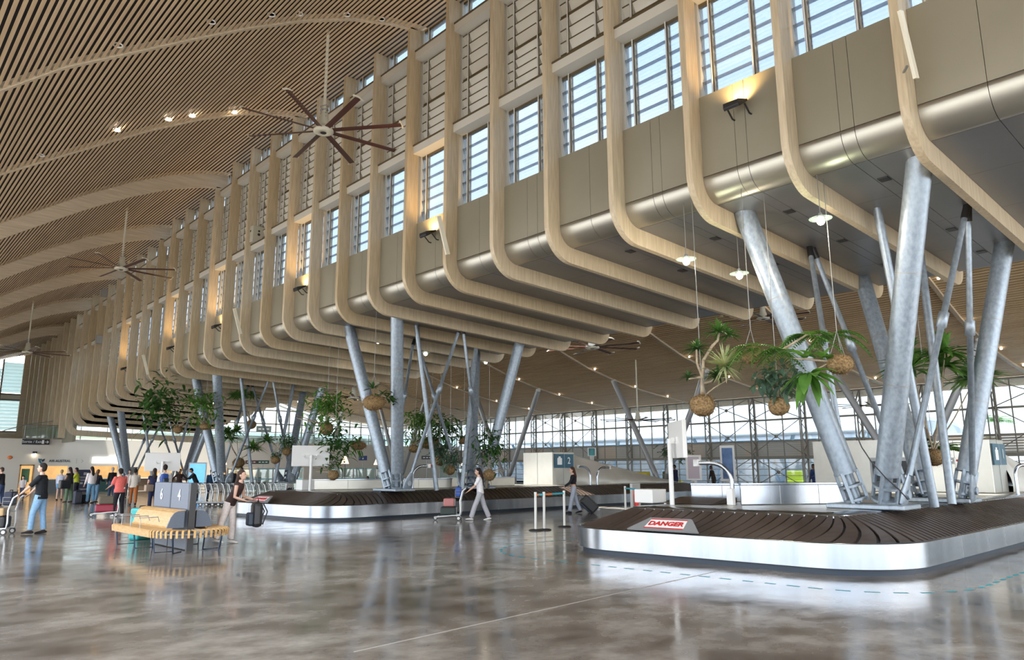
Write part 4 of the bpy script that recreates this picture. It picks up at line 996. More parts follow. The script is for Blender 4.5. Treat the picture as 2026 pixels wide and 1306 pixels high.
    clothB.tube([S(hip-up*.08), S(hip), S(hip+up*.10)], [.14*B, .170*B, .150*B], 16, sx=X, el=[.11*B, .122*B, .108*B])
    if crop: clothT.tube([S(waist+up*crop), S(chest-up*.06), S(chest+up*.06), S(sh), S(sh+up*.04)], [.15*B, .158*B, .175*B, .15*min(B, 1.1), .075], 16, sx=X, el=[.108*B, .115*B, .118*B, .086, .058])
    else: clothT.tube([S(hip-up*(.02+top_len)), S(hip+up*.03), S(waist), S(chest-up*.06), S(chest+up*.06), S(sh), S(sh+up*.04)], [.178*B, .176*B, .155*B, .160*B, .177*B, .152*min(B, 1.1), .072], 16, sx=X, el=[.13*B, .128*B, .118*B, .118*B, .12*B, .088, .058])
    if sleeve > 0:
        for q in 'lr': clothT.ell(S(J[q][3]-up*.005), (.066*B, .062*B, .06*B), 10, 8)
    body.remeshed('body', skin, vox, root, 3)
    clothT.remeshed('shirt', cm(top), vox*1.2, root, 3)
    clothB.remeshed({'trousers': 'trousers', 'shorts': 'shorts', 'skirt': 'skirt'}[legs], cm(bottom), vox*1.2, root, 3)
    if hair:
        hb = MB(); hb.ell((0, -.014, .038), (.085, .102, .103), 16, 10, Mh)
        hb.ell((0, -.045, -.01), (.078, .065, .085), 14, 8, Mh)
        if hairlen: hb.tube([Mh @ Vector((0, -.075, .02)), Mh @ Vector((0, -.105, -.10)), Vector(S(sh))+Vector((0, -.11, -.02)), Vector(S(sh))+Vector((0, -.12, -.02-hairlen))], [.075, .07, .075, .035], 12, sx=X, el=.6)
        if bun: hb.ell((0, -.10, .06), .05, 10, 8, Mh)
        cut = MB(); cut.v = hb.v; cut.f = hb.f; cut.sm = hb.sm
        # keep the face free: pull hair that would cover it back to the hairline
        inv = Mh.inverted(); nv = []
        for v in cut.v:
            l = inv @ Vector(v)
            if l.y > .045 and l.z < .055: l.y = min(l.y, .03)
            nv.append(tuple(Mh @ l))
        cut.v = nv; cut.remeshed('hair', cm(hair), .012, root, 2)
    if near:
        ey = MB()
        for sd in (-1, 1): ey.ell((.03*sd, .088, .012), (.011, .008, .007), 8, 6, Mh)
        ey.build('eyes', EYEM, root)
    for q in 'lr':
        an, la_ = J[q][2], J[q][6]; ft = Vector((0, math.cos(la_*.5), math.sin(la_*.5)*.6)).normalized()
        MB().tube([S(an-ft*.075-Vector((0, 0, .055))), S(an-ft*.02-Vector((0, 0, .04))), S(an+ft*.08-Vector((0, 0, .052))), S(an+ft*.17-Vector((0, 0, .064))), S(an+ft*.195-Vector((0, 0, .066)))], [.03, .047, .047, .04, .015], 12, sx=X, el=[.02, .042, .032, .02, .01]).build('shoe', cm(shoe), root)
    tag(root, label, 'person'); return root, J, S
def hd(dx, dy): return math.atan2(dy, dx)-PI/2        # heading: local +y turned to (dx, dy)
def hand_of(root, J, S, q):
    h, k, an, so_, el, wr_, la_, fa = J[q]; v = Vector(S(wr_+Vector((0, math.sin(fa), -math.cos(fa)))*.09))
    return Vector(root.location)+Matrix.Rotation(root.rotation_euler.z, 3, 'Z') @ (v*root.scale.x)
LEFT = hd(-RT.x, -RT.y)     # walking to the left of the picture
RIGHT = hd(RT.x, RT.y)
# man with the trolley on the left
p = at(73, 1056, z=0)
man = person(p, LEFT+.25, 1.80, 'man in black polo shirt and light blue jeans pushing a trolley at the left edge', dict(lean=3, lh=16, rh=-6, lk=14, rk=2, la=38, ra=32, le=8, re=10, lab=6, rab=6, nod=-2), SKIN1, (.025, .02, .018), 0, (.012, .014, .018), .5, (.22, .38, .58), 'trousers', 1.12, (.015, .015, .018), True, 1.12, .05)
# woman in white with her trolley
p = at(950, 1029, z=0)
wom = person(p, LEFT, 1.68, 'woman in white t-shirt and light grey trousers pushing a trolley before the far carousel', dict(lean=5, lh=24, rh=-18, lk=6, rk=6, la=30, ra=30, le=22, re=22, nod=2), SKIN1, (.02, .013, .011), .28, (.80, .79, .82), .42, (.46, .46, .50), 'trousers', 1.35, (.7, .7, .7), True, .96)
# woman with the black suitcase
p = at(1136, 1016, z=0)
wom2 = person(p, LEFT, 1.66, 'woman in short black top and pale jeans pulling a black suitcase', dict(lean=3, lh=14, rh=-14, lk=4, rk=8, la=30, ra=-18, le=25, re=6, nod=0), SKIN1, (.06, .025, .015), .22, (.012, .012, .018), 1, (.34, .38, .46), 'trousers', 1.25, (.015, .015, .02), True, .95, crop=.05)
# woman leaning over beside the bench
p = Vector((6.74, 16.75, 0))
wom3 = person(p, RIGHT-.1, 1.66, 'woman in brown sleeveless top and off-white trousers leaning forward beside the bench', dict(lean=27, lh=6, rh=-18, lk=10, rk=-2, la=2, ra=-4, le=72, re=78, nod=-14), SKIN1, (.05, .03, .022), .2, (.045, .025, .022), 0, (.70, .63, .60), 'trousers', 1.3, (.75, .73, .70), True, .95)
# coral shirt woman with a trolley, seen from behind
p = at(232, 1022, z=0)
person(p, hd(-.3, 1), 1.66, 'woman in coral t-shirt and black trousers seen from behind with a trolley', dict(lean=2, lh=6, rh=-6, la=22, ra=8, le=40, re=20, lab=12), SKIN2, (.018, .012, .01), 0, (.66, .14, .12), .45, (.012, .012, .016), 'trousers', 1.05, (.75, .75, .76), False, 1.18, .04)
p = at(262, 1000, z=0)
person(p, hd(.3, 1), 1.70, 'person in cream jumper and rust orange trousers walking away past the queue', dict(lean=6, lh=22, rh=-18, lk=8, rk=12, la=-18, ra=30, le=20, re=50), SKIN2, (.02, .015, .012), 0, (.60, .54, .48), 1, (.36, .12, .035), 'trousers', 1.15, (.02, .02, .025), False, 1.05, .05)
QP = [(116, 990, 1.62, -.4, dict(lh=0, rh=8), SKIN1, (.30, .22, .14), 0, (.50, .52, .62), 1, (.12, .28, .48), 'shorts', 'person in pale striped shirt and denim shorts standing in the queue'),
      (134, 994, 1.74, .6, dict(la=10, ra=20, re=50), SKIN2, (.03, .015, .012), .2, (.02, .02, .022), .1, (.12, .19, .11), 'trousers', 'woman in black top and green trousers holding a big black bag in the queue'),
      (148, 989, 1.72, 1.2, dict(la=30, ra=30, le=80, re=80), SKIN2, (.02, .014, .012), 0, (.50, .55, .04), .45, (.02, .02, .03), 'trousers', 'man in bright yellow-green t-shirt with folded arms in the queue'),
      (177, 996, 1.76, .3, dict(la=10, ra=5), SKIN1, (.02, .016, .014), .1, (.76, .70, .70), .6, (.15, .30, .45), 'trousers', 'person in white sweatshirt with red stripe and wide blue jeans by the dark banner'),
      (187, 994, 1.62, -.8, dict(la=25, ra=25, le=60, re=60), SKIN1, (.16, .09, .05), .05, (.02, .02, .03), .6, (.14, .26, .40), 'trousers', 'person holding a black jacket beside the wide blue jeans'),
      (219, 985, 1.74, .2, dict(), SKIN1, (.45, .40, .40), 0, (.016, .016, .02), 1, (.05, .08, .16), 'trousers', 'grey haired person in black jacket at the ticket counter'),
      (42, 990, 1.30, 2.6, dict(), SKIN1, (.03, .02, .015), 0, (.45, .42, .42), .5, (.06, .06, .09), 'trousers', 'child in pale t-shirt standing by the wooden door'),
      (-2, 1000, 1.74, 1.0, dict(), SKIN1, (.06, .04, .03), 0, (.02, .02, .025), .45, (.05, .08, .17), 'trousers', 'person in black t-shirt cut off by the left edge'),
      (252, 985, 1.60, 3.0, dict(), SKIN1, (.05, .03, .02), .1, (.62, .56, .54), .6, (.10, .10, .12), 'trousers', 'person in pale top half hidden behind the cream jumper'),
      (300, 1012, 1.66, -.2, dict(la=15, ra=10), SKIN1, (.03, .02, .016), .08, (.015, .018, .05), .2, (.02, .025, .06), 'trousers', 'woman in navy dress with beige shoulder bag behind the bench'),
      (320, 1013, 1.80, -.3, dict(), SKIN1, (.022, .016, .014), 0, (.76, .74, .70), .6, (.05, .06, .09), 'trousers', 'man in white t-shirt with a blue backpack behind the bench'),
      (352, 985, 1.62, 3.1, dict(lab=45, rab=45, la=0, ra=0, le=0, re=0), SKIN3, (.02, .014, .012), .1, (.05, .025, .02), 1, (.10, .12, .07), 'trousers', 'person in brown top with hands on hips behind the counter'),
      (386, 990, 1.72, 1.4, dict(lean=24, la=40, ra=40, le=50, re=50, nod=14), SKIN2, (.02, .014, .012), 0, (.015, .015, .018), .8, (.02, .02, .03), 'trousers', 'man in black looking down at his phone before the blue screen'),
      (414, 992, 1.60, 3.0, dict(), SKIN3, (.015, .015, .04), 0, (.015, .05, .11), 1, (.02, .04, .09), 'trousers', 'person in dark blue hooded top behind the parked trolleys'),
      (457, 985, 1.66, 2.8, dict(), SKIN3, (.02, .015, .012), 0, (.03, .03, .035), 1, (.03, .03, .04), 'trousers', 'person with dark jacket beside the white shirted man at the trolleys'),
      (474, 986, 1.70, 3.0, dict(la=20, ra=20, le=70, re=70), SKIN3, (.012, .01, .01), 0, (.55, .58, .66), .8, (.03, .03, .04), 'trousers', 'man in pale shirt standing behind the right end of the parked trolleys')]
for (px, py, H, rot, ps, sk, hr, hl, tp, sl_, bt, lg, lab) in QP:
    p = at(px, py, z=0)
    person(p, rot, H, lab, ps, sk, hr, hl, tp, sl_, bt, lg, 1.25 if lg == 'trousers' else 1, (.03, .03, .035), False, 1.05)
for (px, D, H, rot, ps, sk, hr, hl, tp, bt, lab) in [
    (732, 47, 1.45, 1.2, dict(lean=14, lh=85, rh=85, lk=85, rk=85, la=30, ra=30, le=60, re=60), SKIN3, (.012, .01, .01), 0, (.02, .04, .16), (.03, .03, .05), 'person in dark blue top sitting at a desk under the lamps'),
    (578, 44, 1.45, 2.2, dict(lean=24, lh=85, rh=85, lk=85, rk=85), SKIN3, (.012, .01, .01), 0, (.50, .48, .46), (.05, .05, .06), 'seated person in pale shirt bending forward behind the low steel screen'),
    (911, 46, 1.45, .4, dict(lean=10, lh=85, rh=85, lk=85, rk=85), SKIN2, (.02, .015, .012), .05, (.015, .015, .02), (.03, .03, .05), 'seated woman in black behind the timber counter'),
    (1337, 44, 1.75, 1.2, dict(la=40, le=30), SKIN3, (.012, .01, .01), 0, (.02, .022, .06), (.02, .03, .08), 'person in dark clothes walking left in front of the glass front'),
    (1412, 46, 1.70, 1.0, dict(lean=14), SKIN3, (.012, .01, .01), 0, (.035, .025, .02), (.04, .035, .03), 'person with brown backpack before the glass front beside the blue poster'),
    (1612, 40, 1.75, 1.2, dict(lean=4, la=30, le=40), SKIN3, (.012, .01, .01), 0, (.04, .07, .20), (.05, .08, .22), 'person in blue overalls left of the near left column foot'),
    (1634, 42, 1.70, 1.5, dict(), SKIN3, (.012, .01, .01), 0, (.28, .08, .12), (.03, .03, .04), 'person in dark pink top peeking past the near left column foot')]:
    p = at(px, 940, D=D); p.z = 0
    person(p, rot, H, lab, ps, sk, hr, hl, tp, .7, bt, 'trousers', 1.0, (.03, .03, .03), False, 1.1)
# seats for the seated
for px, D, nm in ((732, 47, 'desk under the lamps'), (578, 44, 'low steel screen'), (911, 46, 'timber counter')):
    p = at(px, 940, D=D); o = MB().b2((p.x-.22, p.y-.22, 0), (p.x+.22, p.y+.22, .40)).build('stool', GREYM, bevel=.02); tag(o, f'stool of the seated person at the {nm}', 'stool')

# ================================================================ luggage trolleys
ALU = mat('trolley_tube', (.68, .70, .70), .35, .5)
def trolley(loc, rz, label, group='luggage trolleys'):
    """rolls toward its local +y; handle at the back"""
    c = empty('luggage_trolley', loc, rz, label, 'trolley', group)
    fr = MB()
    for sx in (-1, 1):
        fr.tube([(.12*sx, .52, .10), (.26*sx, -.05, .16), (.27*sx, -.30, .16), (.27*sx, -.32, .30), (.25*sx, -.30, .62), (.25*sx, -.38, .92), (.24*sx, -.48, 1.0)], .023, 8)
    for y in (.40, .2, 0, -.2): 
        k = .12+.14*(.52-y)/.57; fr.tube([(-min(k, .27), y, .14), (min(k, .27), y, .14)], .012, 6)
    fr.tube([(-.25, -.30, .58), (.25, -.30, .58)], .013, 6); fr.tube([(-.12, .52, .10), (.12, .52, .10)], .016, 8)
    fr.build('frame', ALU, c)
    MB().tube([(-.26, -.49, 1.0), (-.1, -.52, 1.01), (.1, -.52, 1.01), (.26, -.49, 1.0)], .02, 8).build('handle', BLACK, c)
    bk = MB()
    for z in (.72, .84, .94):
        bk.tube([(-.23, -.32, z), (-.23, -.14, z), (.23, -.14, z), (.23, -.32, z)], .007, 5)
    for i in range(7): bk.tube([(-.23+.46*i/6, -.14, .72), (-.23+.46*i/6, -.14, .94)], .005, 4); bk.tube([(-.23+.46*i/6, -.14, .72), (-.23+.46*i/6, -.32, .72)], .005, 4)
    bk.build('basket', GREYM, c)
    for (x, y) in ((-.29, -.26), (.29, -.26), (0, .50)):
        wh = MB().tube([(x-.018, y, .075), (x+.018, y, .075)], .075, 16, sx=(0, 0, 1)).build('wheel', BLACK, c)
        MB().tube([(x-.021, y, .075), (x+.021, y, .075)], .045, 12, sx=(0, 0, 1)).build('hub', WHITE, wh)
    return c
def case(loc, size, rz, label, m, tilt=0, handle=True, name='suitcase'):
    c = empty(name, loc, rz); M = Matrix.Rotation(tilt, 4, 'X')
    MB().box((0, 0, size[2]/2), size, M).build('shell', m, c, bevel=min(size)*.18)
    rb = MB()
    for i in (-.3, -.1, .1, .3): rb.box((size[0]*i, -size[1]/2-.004, size[2]/2), (.012, .012, size[2]*.8), M)
    rb.build('rib', GREYM if m is not BLACK else KICK, c)
    MB().tube([M @ Vector(q) for q in ((-.09, 0, size[2]), (-.09, 0, size[2]+.04), (.09, 0, size[2]+.04), (.09, 0, size[2]))], .012, 6).build('handle', BLACK, c)
    return tag(c, label, 'suitcase' if name == 'suitcase' else 'bag')
def on(c, x, y, z): return Vector(c.location)+Matrix.Rotation(c.rotation_euler.z, 3, 'Z') @ Vector((x, y, z))
BEIGE = mat('tan_case', (.50, .34, .17), .5); PINK = mat('pink_bag', (.48, .19, .18), .5); OLIVE = mat('olive_bag', (.12, .10, .07), .7); DRED = mat('red_case', (.30, .02, .045), .4); BLUEB = mat('blue_bag', (.03, .09, .38), .6); NAVB = mat('navy_bag', (.015, .02, .045), .6); DGREEN = mat('dark_green_case', (.02, .035, .03), .5)
def push(root, J, S, rz, label):
    h = (hand_of(root, J, S, 'l')+hand_of(root, J, S, 'r'))/2; f = Matrix.Rotation(rz, 3, 'Z') @ Vector((0, .50, 0)); p = h+f; return trolley((p.x, p.y, 0), rz, label, None)
t1 = push(*man, LEFT+.25, 'loaded luggage trolley pushed by the man in the black polo shirt')
case(on(t1, 0, .02, .165), (.50, .52, .30), t1.rotation_euler.z, 'black case with metal clasps at the bottom of the leftmost trolley', BLACK)
case(on(t1, 0, .04, .47), (.48, .46, .20), t1.rotation_euler.z, 'tan brown case lying on the black one on the leftmost trolley', BEIGE)
case(on(t1, 0, -.23, .74), (.40, .20, .34), t1.rotation_euler.z, 'dark blue bag in the basket of the leftmost trolley', NAVB, name='bag')
t2 = push(*wom, LEFT, 'luggage trolley pushed by the woman in the white t-shirt')
case(on(t2, 0, .08, .165), (.46, .50, .26), t2.rotation_euler.z, 'dark green suitcase lying on the trolley of the woman in white', DGREEN)
case(on(t2, 0, .06, .43), (.40, .36, .26), t2.rotation_euler.z, 'dusty pink bag on the dark green suitcase', PINK, name='bag')
case(on(t2, 0, -.23, .74), (.38, .18, .30), t2.rotation_euler.z, 'bright blue bag in the basket of the trolley of the woman in white', BLUEB, name='bag')
p = at(212, 1022, z=0)
t3 = trolley(p, hd(-1, .25), 'luggage trolley with red suitcases beside the woman in coral', None)
case(on(t3, 0, .05, .165), (.50, .70, .26), t3.rotation_euler.z, 'dark red suitcase on the trolley of the woman in coral', DRED)
case(on(t3, 0, .05, .43), (.44, .50, .28), t3.rotation_euler.z, 'olive brown duffel bag on the dark red suitcase', OLIVE, name='bag')
# parked trolleys in a long nested row
P0 = at(390, 1001, z=0); Nn = 16; P1 = P0+RT0*4.0
tr0 = None
for i in range(Nn):
    q = P0.lerp(P1, i/(Nn-1)); rz = RIGHT
    lab = f'parked luggage trolley in the nested row, {NUM[i]} from the bench end'
    if tr0 is None: tr0 = trolley(q, rz, lab, 'parked luggage trolleys in a nested row')
    else:
        c = copy_tree(tr0); c.location = q; c['label'] = lab
# wheeled black suitcase, pulled
h = hand_of(*wom2, 'r'); v = -(Matrix.Rotation(LEFT, 3, 'Z') @ Vector((0, 1, 0)))
c = empty('wheeled_suitcase', h); c.rotation_euler = (0, 0, LEFT)
ln = h.z-.09; back = Vector((0, -.72, -(h.z-.06))); u = back.normalized(); side = Vector((1, 0, 0)); nrm = u.cross(side)
M = Matrix(((side.x, nrm.x, u.x, 0), (side.y, nrm.y, u.y, 0), (side.z, nrm.z, u.z, 0), (0, 0, 0, 1)))
L_ = back.length
MB().tube([M @ Vector(q) for q in ((-.10, 0, .35), (-.10, 0, .02), (.10, 0, .02), (.10, 0, .35))], .011, 6).build('pull_handle', GREYM, c)
MB().box((0, 0, .30+(L_-.36)/2), (.52, .36, L_-.36), M).build('shell', BLACK, c, bevel=.06)
MB().box((0, -.20, .55), (.40, .07, .34), M).box((0, -.20, .30+(L_-.4)*.78), (.36, .06, .2), M).build('pocket', KICK, c, bevel=.02)
for sx in (-1, 1): MB().tube([M @ Vector((.17*sx-.02, .10, L_-.02)), M @ Vector((.17*sx+.02, .10, L_-.02))], .045, 12).build('wheel', GREYM, c)
tag(c, 'large black wheeled suitcase trailing behind the woman in pale jeans', 'suitcase')
# backpacks and bags carried
def backpack(p, rz, label, m, k=1.0):
    c = empty('backpack', p, rz); MB().box((0, 0, 0), (.30*k, .18*k, .46*k)).build('sack', m, c, bevel=.07*k)
    MB().box((0, -.12*k, -.08*k), (.22*k, .10*k, .24*k)).build('pocket', KICK, c, bevel=.03*k)
    st = MB()
    for sx in (-1, 1): st.tube([(.09*k*sx, .09*k, .20*k), (.10*k*sx, .17*k, .05*k), (.10*k*sx, .09*k, -.18*k)], .015, 6)
    st.tube([(-.04*k, .02, .23*k), (0, .02, .27*k), (.04*k, .02, .23*k)], .01, 6); st.build('strap', BLACK, c); return tag(c, label, 'backpack')
h = (hand_of(*wom3, 'l')+hand_of(*wom3, 'r'))/2
backpack(h+Vector((.10, -.06, -.30)), RIGHT+.6, 'black backpack held in front by the woman leaning beside the bench', BLACK, 1.2)
p = wom[0].location; f = Matrix.Rotation(LEFT, 3, 'Z'); backpack(Vector(p)+f @ Vector((0.02, -.20, 1.12)), LEFT, 'small dark shoulder bag on the back of the woman in white', OLIVE, .6)
p = at(320, 1013, z=0); backpack(p+Vector((-.08, -.24, 1.25)), .2, 'bright blue backpack on the man in white behind the bench', BLUEB, .95)
p = at(302, 1012, z=0); case(p+Vector((-.25, -.12, .78)), (.34, .14, .26), .3, 'beige shoulder bag of the woman in navy', mat('beige_bag', (.42, .31, .22), .6), name='bag')
p = at(129, 995, z=0); case(p+Vector((-.15, -.18, .70)), (.52, .26, .42), .3, 'big black bag held by the woman in green trousers', BLACK, name='bag')
p = at(152, 997, z=0); case(p, (.34, .26, .62), .3, 'dark blue suitcase standing on the floor at the queue', NAVB)
p = at(163, 996, z=0); case(p, (.62, .32, .44), .5, 'black bag with white tag on the floor by the dark banner', BLACK, name='bag')

# ================================================================ slatted bench with divider panels
b = empty('slatted_bench', (5.60, 16.95, 0), .02, 'round-ended slatted plywood bench with slate blue divider panels', 'bench')
HX, Y0, Y1 = .77, -.95, 1.55       # half width, start of the rounded end, far end
end = MB()
def slat_pts(kind):
    P = [(0, .30), (-.012, .42), (.012, .445), (.05, .452), (.34, .435), (.40, .44)]
    if kind: P += [(.43, .47), (.45, .55), (.48, .66), (.53, .75), (.60, .80), (.68, .815)]
    return P
def add_slat(mb, o, inward, wd, P, th=.022):
    """o: point on the outer edge, inward: unit vector"""
    side = Vector((-inward.y, inward.x, 0)); n = len(P)
    def q(i, k): 
        a = P[max(i-1, 0)]; c = P[min(i+1, n-1)]; d = Vector((c[0]-a[0], c[1]-a[1])).normalized(); return (P[i][0]+d.y*th*k, P[i][1]-d.x*th*k)
    vv = []
    for i in range(n):
        for k in (0, 1):
            u, z = q(i, k)
            for s_ in (-.5, .5): v = o+inward*u+side*(wd*s_); vv.append((v.x, v.y, z))
    fs = []
    for i in range(n-1):
        a = 4*i; c = a+4
        fs += [(a, a+1, c+1, c), (a+2, c+2, c+3, a+3), (a, c, c+2, a+2), (a+1, a+3, c+3, c+1)]
    fs += [(0, 2, 3, 1), (4*n-4, 4*n-3, 4*n-1, 4*n-2)]
    mb.add(vv, fs)
for sx in (-1, 1):
    seat = MB(); back = MB(); y = Y0+.03
    while y < Y1:
        P = slat_pts(True); add_slat(seat, Vector((HX*sx, y, 0)), Vector((-sx, 0, 0)), .033, P[:6])
        if y > Y0+.02: add_slat(back, Vector((HX*sx, y, 0)), Vector((-sx, 0, 0)), .033, P[5:])
        y += .047
    seat.build('seat', BENCH, b); back.build('backrest', BENCH, b)
for i in range(22):
    a = PI+PI*(i+.5)/22
    if abs(a-1.5*PI) < .07: continue
    d = Vector((math.cos(a), math.sin(a), 0)); add_slat(end, Vector((0, Y0, 0))+d*HX, -d, .042, slat_pts(False))
end.build('rounded_seat_end', BENCH, b)
fr = MB()
for sx in (-1, 1): fr.tube([(.66*sx, Y0, .36), (.66*sx, Y1, .36)], .022, 8); fr.tube([(.42*sx, Y0, .40), (.42*sx, Y1, .40)], .022, 8)
fr.tube([(.66*math.cos(PI+PI*k/16), Y0+.66*math.sin(PI+PI*k/16), .36) for k in range(17)], .022, 8)
fr.build('frame', GREYM, b)
for j, (y0, y1, tx) in enumerate(((Y0-.02, Y0+1.0, '4'), (Y0+1.04, Y0+2.08, '6'))):
    pn = MB().b2((-.07, y0, .80), (.07, y1, 1.36)).build('divider_panel', SLATE, b, bevel=.03)
    MB().b2((-.06, y0, .02), (.06, y1, .80)).build('base_panel', SLATE, b)
    letters(tx, .34, b.matrix_basis @ frame_of((-1, 0, 0), (-.078, (y0+y1)/2, 1.09)), TXT, pn, 'number')
for sx in (-1, 1):
    pr = [(sx*.46, .46), (sx*.43, .55), (sx*.39, .66), (sx*.33, .75), (sx*.25, .79), (sx*.12, .80), (sx*.12, .46)]
    MB().prism(pr, 'y', Y0-.02, Y0+.02).build('end_cheek', SLATE, b)
MB().b2((-.065, Y0-.10, .0), (.065, Y0-.03, 1.36)).build('end_post', BLACK, b)
for sx in (-1, 1):
    for y in (Y1-.1, Y0+1.2, Y0+.0):
        MB().tube([(.70*sx, y, .36), (.66*sx, y-.02, .0), (.30*sx, y-.02, .0), (.34*sx, y, .38)], .018, 6).build('leg', LEGB, b)
for a in (1.25*PI, 1.75*PI): 
    d = Vector((math.cos(a), math.sin(a), 0)); MB().tube([Vector((0, Y0, .36))+d*.70, Vector((0, Y0, 0))+d*.64, Vector((0, Y0, 0))+d*.3], .018, 6).build('leg', LEGB, b)
for sx in (-1, 1):
    for y in (Y0+.55, Y0+1.15, Y0+1.75, Y0+2.3):
        MB().tube([(.79*sx, y, .46), (.79*sx, y, .66), (.45*sx, y, .66), (.42*sx, y, .56)], .010, 6).build('armrest', GREYM, b)
# tall turquoise suitcase behind the bench
p = at(292, 1068, z=0); p = Vector((5.62, 19.2, 0))
o = case(p, (.46, .30, .74), .5, 'tall turquoise suitcase standing at the far end of the bench', mat('turquoise_case', (.03, .36, .36), .45))
# ================================================================ far end: low white wall with counters, gallery, end windows
YW = 63.0
def wx(px, py=940): return at(px, py, y=YW).x
OPEN = [(9.95, 10.85, 0, 2.0), (11.45, 13.0, .95, 1.9), (14.65, 16.4, .55, 1.9), (17.8, 20.6, .9, 1.85), (20.9, 21.6, .9, 1.8), (24.0, 27.5, .9, 1.7)]
wl = MB(); x = -9.0
for a, b, z0, z1 in OPEN:
    wl.b2((x, YW, 0), (a, YW+.25, 3.85)); wl.b2((a, YW, z1), (b, YW+.25, 3.85))
    if z0 > 0: wl.b2((a, YW, 0), (b, YW+.25, z0))
    x = b
wl.b2((x, YW, 0), (50.2, YW+.25, 3.85)); struct(wl.build('wall_far', WALLW))
struct(MB().b2((-9, YW+.02, 3.6), (50.2, 78, 3.84)).build('floor_gallery', WALLW))
ROOMB = mat('room_back_glow', (.66, .50, .28), .6, emit=(1, .66, .30), es=.32, c2=(.45, .30, .14), scale=1.5)  # walls glow by themselves in place of the rooms' lighting
rm = MB()
for a, b, z0, z1 in OPEN:
    rm.b2((a-.3, YW+2.2, 0), (b+.3, YW+2.3, 2.6)); rm.b2((a-.35, YW+.25, 0), (a-.3, YW+2.3, 2.6)); rm.b2((b+.3, YW+.25, 0), (b+.35, YW+2.3, 2.6)); rm.b2((a-.3, YW+.25, 2.55), (b+.3, YW+2.3, 2.6))
struct(rm.build('wall_rooms', ROOMB))
WOODD = mat('door_wood', (.40, .24, .10), .5, c2=(.5, .32, .15), scale=5)
d = MB(); a, b, z1 = 9.95, 10.85, 2.0
d.b2((a, YW-.03, 0), (a+.09, YW+.05, z1)).b2((b-.09, YW-.03, 0), (b, YW+.05, z1)).b2((a, YW-.03, z1-.09), (b, YW+.05, z1)); D1 = struct(d.build('door_1', WOODD))
pn = MB().b2((a+.2, YW+.3, .75), (b-.2, YW+.33, 1.7)).build('poster', mat('poster_teal', (.04, .22, .24), .5, c2=(.12, .28, .08), scale=2.5)); tag(pn, 'teal and green poster inside the wooden doorway', 'poster')
GRN = mat('counter_green', (.02, .075, .07), .4); GRYC = mat('counter_grey', (.12, .13, .13), .5)
for i, (x0, x1, m_, lab) in enumerate(((11.3, 13.1, GRYC, 'grey ticket counter below the airline name'), (14.5, 16.6, GRN, 'dark green ticket counter below the lit white sign'), (17.6, 20.8, mat('counter_brown', (.10, .07, .045), .5), 'brown ticket counter behind the white screen'), (23.8, 27.8, GRYC, 'grey counter right of the blue screen'))):
    c = empty('ticket_counter', (x0, YW-.75, 0)); MB().b2((0, 0, 0), (x1-x0, .5, .92)).build('body', m_, c); MB().b2((-.05, -.06, .92), (x1-x0+.05, .56, .97)).build('worktop', WHITE, c); tag(c, lab, 'counter')
t_ = empty('banner', (13.55, YW-.45, 0)); w_ = 1.05
MB().b2((0, 0, 0), (w_, .06, 1.62)).build('panel', NAVY, t_); lt = MB()
lt.b2((w_*.40, -.006, 1.22), (w_*.62, 0, 1.42)); 
for z, s_ in ((1.08, .7), (1.0, .6), (.86, .66), (.80, .5), (.20, .6), (.14, .45)): lt.b2((w_*(.5-s_/2), -.006, z), (w_*(.5+s_/2), 0, z+.035))
for x_ in (.22, .62): lt.b2((w_*x_, -.006, .56), (w_*(x_+.18), 0, .70))
lt.b2((w_*.45, -.006, .34), (w_*.55, 0, .44)); lt.build('print', GREYM, t_); tag(t_, 'dark navy information banner standing in the ticket queue', 'banner')
s_ = MB().b2((14.55, YW-.10, 2.1), (16.6, YW-.01, 2.56)).build('lit_sign', SIGNW); tag(s_, 'bright white lit sign board over the dark green counter', 'sign')
s_ = empty('exit_sign', (10.72, YW-.3, 3.62)); MB().b2((-.85, -.03, -.20), (.85, .03, .20)).build('panel', SIGND, s_)
letters('Sortie / Exit', .25, Matrix.Translation(s_.location) @ frame_of((0, -1, 0), (-.25, -.034, 0)), TXT, s_)
MB().b2((.36, -.036, -.13), (.50, -.03, .13)).bar((.56, -.034, 0), (.78, -.034, 0), .004, .035).bar((.68, -.034, .09), (.78, -.034, 0), .004, .035).bar((.68, -.034, -.09), (.78, -.034, 0), .004, .035).build('arrow', TXT, s_)
MB().tube([(-.6, .0, .2), (-.6, .27, .2)], .02, 6).tube([(.6, 0, .2), (.6, .27, .2)], .02, 6).build('bracket', BLACK, s_)
tag(s_, 'black hanging exit sign with arrow over the top left of the white wall', 'sign')
s_ = empty('airline_sign', (12.2, YW-.03, 2.26)); NVL = mat('letter_navy', (.02, .05, .09), .5)
letters('AIR AUSTRAL', .235, Matrix.Translation(s_.location) @ frame_of((0, -1, 0), (.22, -.002, 0)), NVL, s_, bold=.004)
lg = MB(); M = frame_of((0, -1, 0), (-.98, -.004, 0))
lg.prism([(-.20, .16), (-.12, .17), (-.02, .02), (.05, -.16), (-.03, -.19), (-.14, -.06)], 'z', 0, .01, M=M).build('logo_mark', mat('logo_blue', (.02, .16, .26), .5), s_)
MB().prism([(0, .08), (.24, .17), (.20, .02), (.09, -.10), (.05, 0)], 'z', 0, .01, M=M).prism([(-.08, .14), (.0, .17), (.02, .10), (-.02, .05)], 'z', 0, .01, M=M).build('logo_wing', NVL, s_)
MB().bar((1.30, -.004, -.19), (1.30, -.004, .19), .01, .02).bar((1.62, -.004, .12), (1.74, -.004, 0), .01, .02).bar((1.62, -.004, -.12), (1.74, -.004, 0), .01, .02).build('arrow', GREYM, s_)
tag(s_, 'airline name in dark letters with a blue bird mark on the white wall', 'sign')
